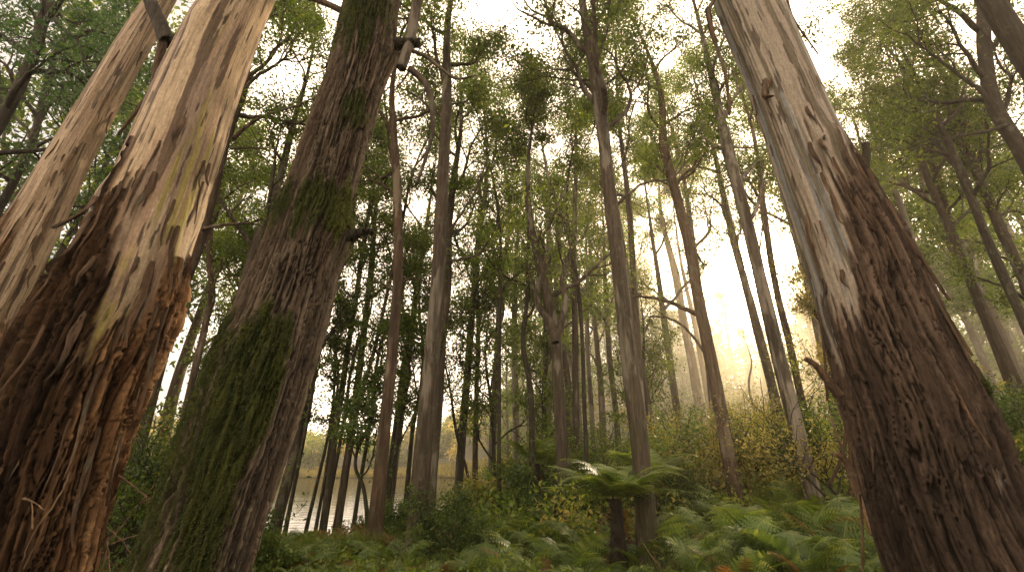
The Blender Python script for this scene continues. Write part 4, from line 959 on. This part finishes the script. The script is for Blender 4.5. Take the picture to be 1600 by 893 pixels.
# ------------------------------------------------------------------ ground cover, grass, litter
gr = np.random.default_rng(91)
def cover(name, mat, n, ymin, ymax, L, W, hmax, cond, droop=-.3, tb=.0, kx=1.25):
    y = ymin + (ymax - ymin) * gr.random(n) ** 1.6
    x = (gr.random(n) * 2 - 1) * y * kx
    cl = fbm(np.stack([x * .9, y * .9, x * 0], -1), 77, 4)
    ok = cond(x, y, cl); x, y, cl = x[ok], y[ok], cl[ok]
    z = ground_h(x, y) + gr.random(len(x)) ** 1.3 * hmax * np.clip((cl - .3) * 3.5, .08, 1.4)
    ac = Acc(); s = np.clip(y / 9, .8, 2.6)
    leaves(ac, np.stack([x, y, z], -1), L * s, W * s, gr, np.clip(cl * 1.4 - .25 + gr.normal(size=len(x)) * .15, 0, 1), droop)
    o = obj(name, ac.mesh(name, mat, False)); o['kind'] = 'stuff'; return o
land = lambda x, y, c: (shore(x, y) < -.6)
view = lambda x, y: ~((x / y > -.66) & (x / y < -.10) & (y > 8.5) & (y < 19))          # low growth only where the bank drops to the lake
cover('ground_cover', M['leaf_shrub'], 90000, 5.5, 30, .08, .038, .42, lambda x, y, c: land(x, y, c) & (c > .36) & view(x, y))
cover('ground_cover', M['leaf_dark'], 42000, 6, 19, .05, .024, .11, lambda x, y, c: land(x, y, c) & (c > .3) & ~view(x, y))
cover('undergrowth', M['leaf_mid'], 80000, 9, 60, .12, .06, .9, lambda x, y, c: land(x, y, c) & (c > .40) & view(x, y))
cover('golden_undergrowth', M['leaf_gold'], 45000, 9, 45, .10, .05, .8, lambda x, y, c: land(x, y, c) & (c > .44) & (x > .5))
cover('leaf_litter', M['fern_brown'], 60000, 5, 25, .10, .035, .13, land, 0)

def grass(n, spots, h):
    ac = Acc()
    P = []
    for (px, d, rad, k) in spots:
        a = gr.random(k) * 6.28; r = rad * np.sqrt(gr.random(k))
        P.append(np.stack([on(px, d) + np.cos(a) * r, d + np.sin(a) * r], -1))
    P = np.concatenate(P); m = len(P); z = ground_h(P[:, 0], P[:, 1])
    b0 = np.c_[P, z - .02]; ln = h * gr.uniform(.5, 1.3, m)
    lean = gr.normal(size=(m, 2)) * .35
    w = gr.uniform(.004, .009, m); a = gr.random(m) * 6.28
    sd = np.stack([np.cos(a) * w, np.sin(a) * w, 0 * a], -1)
    tone = np.clip(.55 + gr.normal(size=m) * .2, 0, 1)
    seg = []
    for t in (0, .35, .7, 1.0):
        c = b0 + np.stack([lean[:, 0] * ln * t ** 2, lean[:, 1] * ln * t ** 2, ln * (t - .25 * t ** 3)], -1)
        seg.append((c - sd * (1 - t * .93), c + sd * (1 - t * .93)))
    for i in range(3):
        V = np.stack([seg[i][0], seg[i][1], seg[i + 1][1], seg[i + 1][0]], 1).reshape(-1, 3)
        ac.add(V, np.arange(4 * m).reshape(-1, 4), np.repeat(tone, 4))
    o = obj('grass', ac.mesh('grass', M['leaf_bright'], False)); o['kind'] = 'stuff'
grass(0, [(485, 8.0, .55, 1600), (530, 9.0, .5, 900), (1090, 6.6, .5, 500), (460, 9.5, .6, 700), (590, 9.2, .5, 500), (985, 6.9, .5, 400), (640, 7.4, .5, 500), (740, 7.4, .5, 400)], .42)
rd = []
# reeds on the far shore
ac = Acc()
n = 14000; x = gr.uniform(-80, 2, n); yy = 95 + .12 * (x + 20) + 1.5 * np.sin(x * .31 + 1) + 1.1 * np.sin(96 * .23)
y = yy + gr.uniform(-1.5, 5, n); z = np.maximum(ground_h(x, y), WATER) - .05
leaves(ac, np.stack([x, y, z + gr.random(n) * .4], -1), 1.1, .16, gr, np.clip(.6 + gr.normal(size=n) * .25, 0, 1), -2.5)
o = obj('reeds', ac.mesh('reeds', M['leaf_gold'], False)); o['kind'] = 'stuff'

# dry fallen limbs, bark and twigs
def twig_thing(name, label, cat, stems, r, mat='twig', fork=3, seed=0):
    rng = np.random.default_rng(seed)
    base = np.array(stems[0][0]); root = thing(name, label, cat, base)
    for st in stems:
        sp = spline(np.array(st) - base, 22); sp[1:] += rng.normal(size=(21, 3)) * .002
        ac = Acc(); ac.add(*cap(sp, np.linspace(r, r * .3, 22), 7))
        for k in range(fork):
            j = int(rng.integers(6, 20)); dd = sp[j] - sp[j - 1]; dd /= np.linalg.norm(dd); dd = rot_about(dd, rng.normal(size=3), rng.uniform(.4, .9))
            tb = []; grow(rng, sp[j], dd, rng.uniform(.12, .3), r * .4, 2, tb, [], .07, 0., 2, 3)
            for (pp, rr, s) in tb: ac.add(*tube(pp, rr, s))
        obj('stem', ac.mesh('stem', M[mat]), root)
    return root
twig_thing('dry_twigs', 'bunch of dry straight broken twigs beside the foot of the ragged gum', 'twigs',
           [[at(168, 846, 3.5), at(195, 815, 3.55), at(224, 778, 3.6)], [at(164, 822, 3.45), at(188, 842, 3.4), at(214, 878, 3.35)], [at(170, 838, 3.5), at(162, 880, 3.5), at(157, 915, 3.5)],
            [at(172, 850, 3.5), at(205, 838, 3.6), at(236, 834, 3.7)], [at(166, 840, 3.5), at(171, 890, 3.4), at(174, 930, 3.4)], [at(184, 742, 3.4), at(215, 764, 3.5), at(244, 792, 3.6)]], .0065, fork=2, seed=3)
twig_thing('dead_branch', 'thin dead branch caught against the dark side of the ragged gum', 'branch', [[at(110, 738, 2.72), at(98, 765, 2.7), at(76, 800, 2.68), at(50, 838, 2.66), at(34, 876, 2.66)]], .006, fork=1, seed=5)
twig_thing('dead_branch', 'short reddish broken twig on the shaded face of the ragged gum', 'branch', [[at(36, 778, 2.64), at(52, 784, 2.6), at(70, 796, 2.6)]], .006, fork=1, seed=6)
twig_thing('fallen_branch', 'pale dry branch lying in the grass before the sunlit brown gum', 'branch', [[at(580, 866, 8.2), at(588, 872, 8.0), at(596, 884, 7.8), at(606, 899, 7.4)]], .03, fork=4, seed=8)
twig_thing('fallen_branch', 'bare grey sticks leaning in front of the foot of the central gum', 'branch', [[at(1042, 905, 6.7), at(1025, 878, 6.9), at(1006, 850, 7.0), at(1000, 838, 7.1)], [at(1050, 905, 6.7), at(1030, 882, 6.8), at(1018, 868, 6.9)]], .008, fork=1, seed=9)
twig_thing('fallen_branch', 'dead forked stem standing beside the left flank of the great grey gum', 'branch', [[at(1365, 835, 4.8), at(1348, 790, 4.9), at(1330, 740, 5.0), at(1312, 690, 5.0), at(1296, 650, 5.1)]], .03, fork=3, seed=10)
# ------------------------------------------------------------------ far trees
pr = np.random.default_rng(404)
def proto(label, H, r, bark, leafm, seed, crown=.42, n=4200, ll=3.2, L=.24, W=.11):
    rng = np.random.default_rng(seed)
    P = np.array([[0, 0, 0], [rng.normal() * .15, rng.normal() * .15, H * .3], [rng.normal() * .3, rng.normal() * .3, H * .65], [rng.normal() * .5, rng.normal() * .5, H]])
    S = spline(P, 40); zz = S[:, 2] / H
    rad = r * (1 - .8 * zz) * (1 + .5 * np.exp(-zz * H / .5)) + .01
    return tree_at('gum_tree', label, 'tree', S, rad, rng, M[bark], M[leafm], crown, 8, ll, n, None, L, W, .38, sides=9, nch=4)
FAR_L = ['slim grey gum in the misty stand on the rising slope', 'pale trunked gum in the misty stand on the rising slope', 'brown trunked gum in the misty stand on the rising slope',
         'bushy crowned gum in the misty stand on the rising slope', 'thin dark gum in the misty stand on the rising slope']
protos = [proto(FAR_L[0], 19, .24, 'bark_far', 'leaf_mid', 1), proto(FAR_L[1], 21, .28, 'bark_pale', 'leaf_mid', 2, .5), proto(FAR_L[2], 18, .27, 'bark_brown', 'leaf_bright', 3),
          proto(FAR_L[3], 15, .2, 'bark_far', 'leaf_mid', 4, .25, 6000), proto(FAR_L[4], 17, .15, 'bark_dark', 'leaf_bright', 5, .4, 3600, 2.6)]
GRP = ['slim grey gums in the mist', 'pale trunked gums in the mist', 'brown trunked gums in the mist', 'bushy gums in the mist', 'thin dark gums in the mist']
used = [False] * 5
placed = []
short = []
tries = 0
while len(placed) < 112 and tries < 6000:
    tries += 1
    y = 19 + 68 * pr.random() ** 1.1; x = pr.uniform(-.22, 1.35) * y
    if shore(x, y) > -2.0 or any((x - a) ** 2 + (y - b_) ** 2 < (2.0 + y * .035) ** 2 for a, b_ in placed): continue
    xs = x - (y - 3.3) * SUNV[0] / SUNV[1]
    if (-6.5 < xs < 3.6 and y < 62 and pr.random() < .85) or (abs(x / y - math.tan(SUN_AZ_)) < .06):             # shorter regrowth in the clearing the low sun shines through
        if y < 30 or pr.random() < .35: continue
        if y < 56: short.append((x, y))
    elif 40 < y < 56 and abs(x / y - .62) < .3: short.append((x, y))
    hh_ = 19 * (.5 if (x, y) in short else 1)
    cp = np.array([[x + a, y + b_, gh(x, y) + hh_ * f] for f in (.45, .6, .75, .9) for a in (-2, 0, 2) for b_ in (-2, 2)])
    if y < 56 and in_gap(cp).mean() > .12:
        continue
    placed.append((x, y))
for (x, y) in [(-17, 15), (-22, 18), (-14, 19.5), (-26, 14), (-19.5, 12), (-30, 19), (-15.5, 12.5), (-36, 16)]: placed.append((x, y))
for (x, y) in placed:
    k = int(pr.integers(5)); s = pr.uniform(.8, 1.2) if (x, y) not in short else pr.uniform(.42, .6)
    lb, gp = FAR_L[k], GRP[k]
    if x < -10: lb, gp = lb.replace('in the misty stand on the rising slope', 'on the left bank behind the leaning giants'), 'left bank ' + GRP[k].replace(' in the mist', '')
    loc = (x, y, gh(x, y) - .1)
    if not used[k]:
        o = protos[k]; used[k] = True; o.location = loc; o.rotation_euler = (0, 0, pr.uniform(0, 6.28)); o.scale = (s,) * 3; o['label'] = lb; o['group'] = gp
    else:
        copy_thing(protos[k], lb, loc, pr.uniform(0, 6.28), s, gp)

# the wooded hills beyond the lake and up the slope: one mass
def wood(name, mat, spots, seed, L, per, hh=(5, 11), trunk=True):
    rng = np.random.default_rng(seed)
    S = np.array(spots); n = len(S); z = ground_h(S[:, 0], S[:, 1])
    H = rng.uniform(*hh, n)
    ac = Acc()
    for q in range(3):
        k = np.repeat(np.arange(n), per // 3)
        m = len(k)
        v = rng.normal(size=(m, 3)); v /= np.linalg.norm(v, axis=1)[:, None]
        c = np.stack([S[k, 0], S[k, 1], z[k] + H[k] * .62], -1) + (rng.normal(size=(n, 3)) * np.array([1.2, 1.2, 1.3]))[k]
        C = c + v * (rng.random(m) ** .4)[:, None] * (H[k] * .26)[:, None] * np.array([1, 1, 1.1])
        tone = np.clip((rng.uniform(.1, .8, n))[k] + rng.normal(size=m) * .15 + .15 * v[:, 2], 0, 1)
        ok = ~in_gap(C) | (rng.random(m) < .2)
        leaves(ac, C[ok], L, L * .55, rng, tone[ok], .2)
    o = obj(name, ac.mesh(name, mat, False)); o['kind'] = 'stuff'
    if trunk:
        ac = Acc()
        for i in range(n):
            b0 = np.array([S[i, 0], S[i, 1], z[i] - .3]); t = b0 + np.array([rng.normal() * .4, rng.normal() * .4, H[i] * .8])
            ac.add(*tube(np.array([b0, (b0 + t) / 2 + rng.normal(size=3) * .15, t]), [.2, .15, .06], 5))
        o = obj('far_wood_trunks', ac.mesh('far_wood_trunks', M['bark_far'])); o['kind'] = 'stuff'
wr = np.random.default_rng(8)
sp1 = []
while len(sp1) < 520:
    y = wr.uniform(100, 190); x = wr.uniform(-1.2, .35) * y
    if shore(x, y) < -5: sp1.append((x, y))
wood('far_forest', M['leaf_gold'], sp1[:260], 1, .75, 300, (4.0, 7.0)); wood('far_forest', M['leaf_mid'], sp1[260:], 2, .75, 300, (4.0, 7.0))
sp2 = []
while len(sp2) < 420:
    y = wr.uniform(30, 130); x = wr.uniform(-.05, 1.3) * y
    if shore(x, y) < -3: sp2.append((x, y))
wood('understorey_thicket', M['leaf_mid'], sp2[:280], 3, .38, 300, (2.5, 6), False); wood('understorey_thicket', M['leaf_gold'], sp2[280:], 4, .38, 300, (2, 5), False)
sp3 = []
while len(sp3) < 190:
    y = wr.uniform(70, 170); x = wr.uniform(.1, 1.3) * y
    sp3.append((x, y))
wood('slope_forest', M['leaf_mid'], sp3, 5, .7, 300, (13, 20))
sp4 = []
while len(sp4) < 75:
    x = wr.uniform(-60, -12); y = wr.uniform(9, 15.5)
    if shore(x, y) < -1.5: sp4.append((x, y))
wood('bank_thicket', M['leaf_gold'], sp4[:40], 6, .22, 480, (2, 6), False); wood('bank_thicket', M['leaf_mid'], sp4[40:], 6, .22, 700, (5, 10), True)

sp5 = []
while len(sp5) < 60:
    y = wr.uniform(-40, -7); x = wr.uniform(-45, 45)
    sp5.append((x, y))
wood('forest_at_the_back', M['leaf_mid'], sp5, 7, .4, 360, (8, 17))
# ------------------------------------------------------------------ haze, sun, sky
def haze_mat():
    m = bpy.data.materials.new('valley haze'); m.use_nodes = True
    t = m.node_tree; t.nodes.clear()
    o = t.nodes.new('ShaderNodeOutputMaterial'); s = t.nodes.new('ShaderNodeVolumeScatter')
    s.inputs['Color'].default_value = (1.0, .88, .69, 1); s.inputs['Density'].default_value = HAZE_D; s.inputs['Anisotropy'].default_value = .70
    t.links.new(s.outputs[0], o.inputs['Volume'])
    return m
HAZE_D = .0017
hv = np.array([[x, y, z] for z in (-4, 34) for (x, y) in ((-160, -12), (180, -12), (180, 240), (-160, 240))], float)
hf = np.array([[0, 3, 2, 1], [4, 5, 6, 7], [0, 1, 5, 4], [1, 2, 6, 5], [2, 3, 7, 6], [3, 0, 4, 7]])
hz = obj('haze', mesh_np('haze', hv, hf, haze_mat(), False)); hz['kind'] = 'stuff'
# a pool of morning mist on the slope under the low sun
uu, vv = np.meshgrid(np.linspace(0, 2 * np.pi, 49)[:-1], np.linspace(.02, np.pi - .02, 24))
ev = np.stack([np.cos(uu) * np.sin(vv) * 17 + 17, np.sin(uu) * np.sin(vv) * 24 + 40, np.cos(vv) * 13 + 6], -1).reshape(-1, 3)
ii = np.arange(23)[:, None] * 48; jj = np.arange(48)[None]; kk_ = (jj + 1) % 48
ef = np.stack([ii + jj, ii + 48 + jj, ii + 48 + kk_, ii + kk_], -1).reshape(-1, 4)
mm_ = haze_mat(); mm_.name = 'slope mist'; mm_.node_tree.nodes['Volume Scatter'].inputs['Density'].default_value = .015; mm_.node_tree.nodes['Volume Scatter'].inputs['Anisotropy'].default_value = .5; mm_.node_tree.nodes['Volume Scatter'].inputs['Color'].default_value = (1.0, .86, .60, 1)
ms = obj('mist', mesh_np('mist', ev, ef, mm_, True)); ms['kind'] = 'stuff'

SUN_AZ, SUN_EL = R(31.0), R(20.5)
sd = Vector((math.sin(SUN_AZ) * math.cos(SUN_EL), math.cos(SUN_AZ) * math.cos(SUN_EL), math.sin(SUN_EL)))
sl = bpy.data.lights.new('sun', 'SUN'); sl.energy = 5.0; sl.angle = R(.6); sl.color = (1.0, .71, .42)
so = bpy.data.objects.new('sun', sl); COL.objects.link(so)
so.location = (20, 30, 40); so.rotation_euler = sd.to_track_quat('Z', 'Y').to_euler()

wd = bpy.data.worlds.new('World'); SC.world = wd; wd.use_nodes = True
t = wd.node_tree; t.nodes.clear()
wo = t.nodes.new('ShaderNodeOutputWorld'); bg = t.nodes.new('ShaderNodeBackground')
sky = t.nodes.new('ShaderNodeTexSky'); sky.sky_type = 'NISHITA'; sky.sun_disc = False
sky.sun_elevation = SUN_EL; sky.sun_rotation = SUN_AZ; sky.dust_density = 2.5; sky.air_density = 1.0; sky.ozone_density = 1.0
tc = t.nodes.new('ShaderNodeTexCoord')
mp = t.nodes.new('ShaderNodeMapping'); mp.inputs['Scale'].default_value = (1.6, 1.6, 4.5); t.links.new(tc.outputs['Generated'], mp.inputs[0])
nz = t.nodes.new('ShaderNodeTexNoise'); nz.inputs['Scale'].default_value = 1.7; nz.inputs['Detail'].default_value = 7; nz.inputs['Roughness'].default_value = .55
t.links.new(mp.outputs[0], nz.inputs['Vector'])
rp = t.nodes.new('ShaderNodeValToRGB'); rp.color_ramp.elements[0].position = .30; rp.color_ramp.elements[1].position = .56
t.links.new(nz.outputs[0], rp.inputs[0])
mx = t.nodes.new('ShaderNodeMix'); mx.data_type = 'RGBA'
mx.inputs[7].default_value = (25.0, 19.8, 14.8, 1)
vm = t.nodes.new('ShaderNodeVectorMath'); vm.operation = 'DOT_PRODUCT'; vm.inputs[1].default_value = sd
vn = t.nodes.new('ShaderNodeVectorMath'); vn.operation = 'NORMALIZE'; t.links.new(tc.outputs['Generated'], vn.inputs[0]); t.links.new(vn.outputs[0], vm.inputs[0])
mr = t.nodes.new('ShaderNodeMapRange'); mr.inputs['From Min'].default_value = .36; mr.inputs['From Max'].default_value = .66
mr.inputs['To Min'].default_value = -.25; mr.inputs['To Max'].default_value = .95; t.links.new(vm.outputs['Value'], mr.inputs[0])
ml = t.nodes.new('ShaderNodeMath'); ml.operation = 'ADD'; ml.use_clamp = True
m2 = t.nodes.new('ShaderNodeMapRange'); m2.inputs['From Min'].default_value = .05; m2.inputs['From Max'].default_value = -.4
m2.inputs['To Min'].default_value = -.3; m2.inputs['To Max'].default_value = .6; t.links.new(vm.outputs['Value'], m2.inputs[0])
m3 = t.nodes.new('ShaderNodeMath'); m3.operation = 'MAXIMUM'; t.links.new(mr.outputs[0], m3.inputs[0]); t.links.new(m2.outputs[0], m3.inputs[1])
m4 = t.nodes.new('ShaderNodeMath'); m4.operation = 'MULTIPLY'; m4.inputs[1].default_value = .55; t.links.new(rp.outputs[0], m4.inputs[0])
t.links.new(m4.outputs[0], ml.inputs[0]); t.links.new(m3.outputs[0], ml.inputs[1]); t.links.new(ml.outputs[0], mx.inputs[0])
t.links.new(sky.outputs[0], mx.inputs[6])
last = mx.outputs[2]                                   # thin cloud lights up around the sun
for pw, colr in ((60, (14, 10, 5)), (500, (200, 150, 75)), (5000, (3500, 2800, 1700))):
    pn = t.nodes.new('ShaderNodeMath'); pn.operation = 'POWER'; pn.inputs[1].default_value = pw
    mxm = t.nodes.new('ShaderNodeMath'); mxm.operation = 'MAXIMUM'; mxm.inputs[1].default_value = 0
    t.links.new(vm.outputs['Value'], mxm.inputs[0]); t.links.new(mxm.outputs[0], pn.inputs[0])
    ad = t.nodes.new('ShaderNodeMix'); ad.data_type = 'RGBA'; ad.blend_type = 'ADD'; ad.clamp_factor = False
    ad.inputs[7].default_value = (*colr, 1); t.links.new(pn.outputs[0], ad.inputs[0]); t.links.new(last, ad.inputs[6]); last = ad.outputs[2]
t.links.new(last, bg.inputs['Color'])
bg.inputs['Strength'].default_value = .15
t.links.new(bg.outputs[0], wo.inputs[0])

SC.view_settings.view_transform = 'Standard'; SC.view_settings.look = 'None'
SC.view_settings.exposure = 0; SC.view_settings.gamma = 1
cy = SC.cycles
cy.use_denoising = True
cy.max_bounces = 6; cy.diffuse_bounces = 3; cy.glossy_bounces = 2; cy.transmission_bounces = 4; cy.volume_bounces = 0; cy.transparent_max_bounces = 8
cy.use_adaptive_sampling = True; cy.adaptive_threshold = .012
cy.sample_clamp_indirect = 6.0
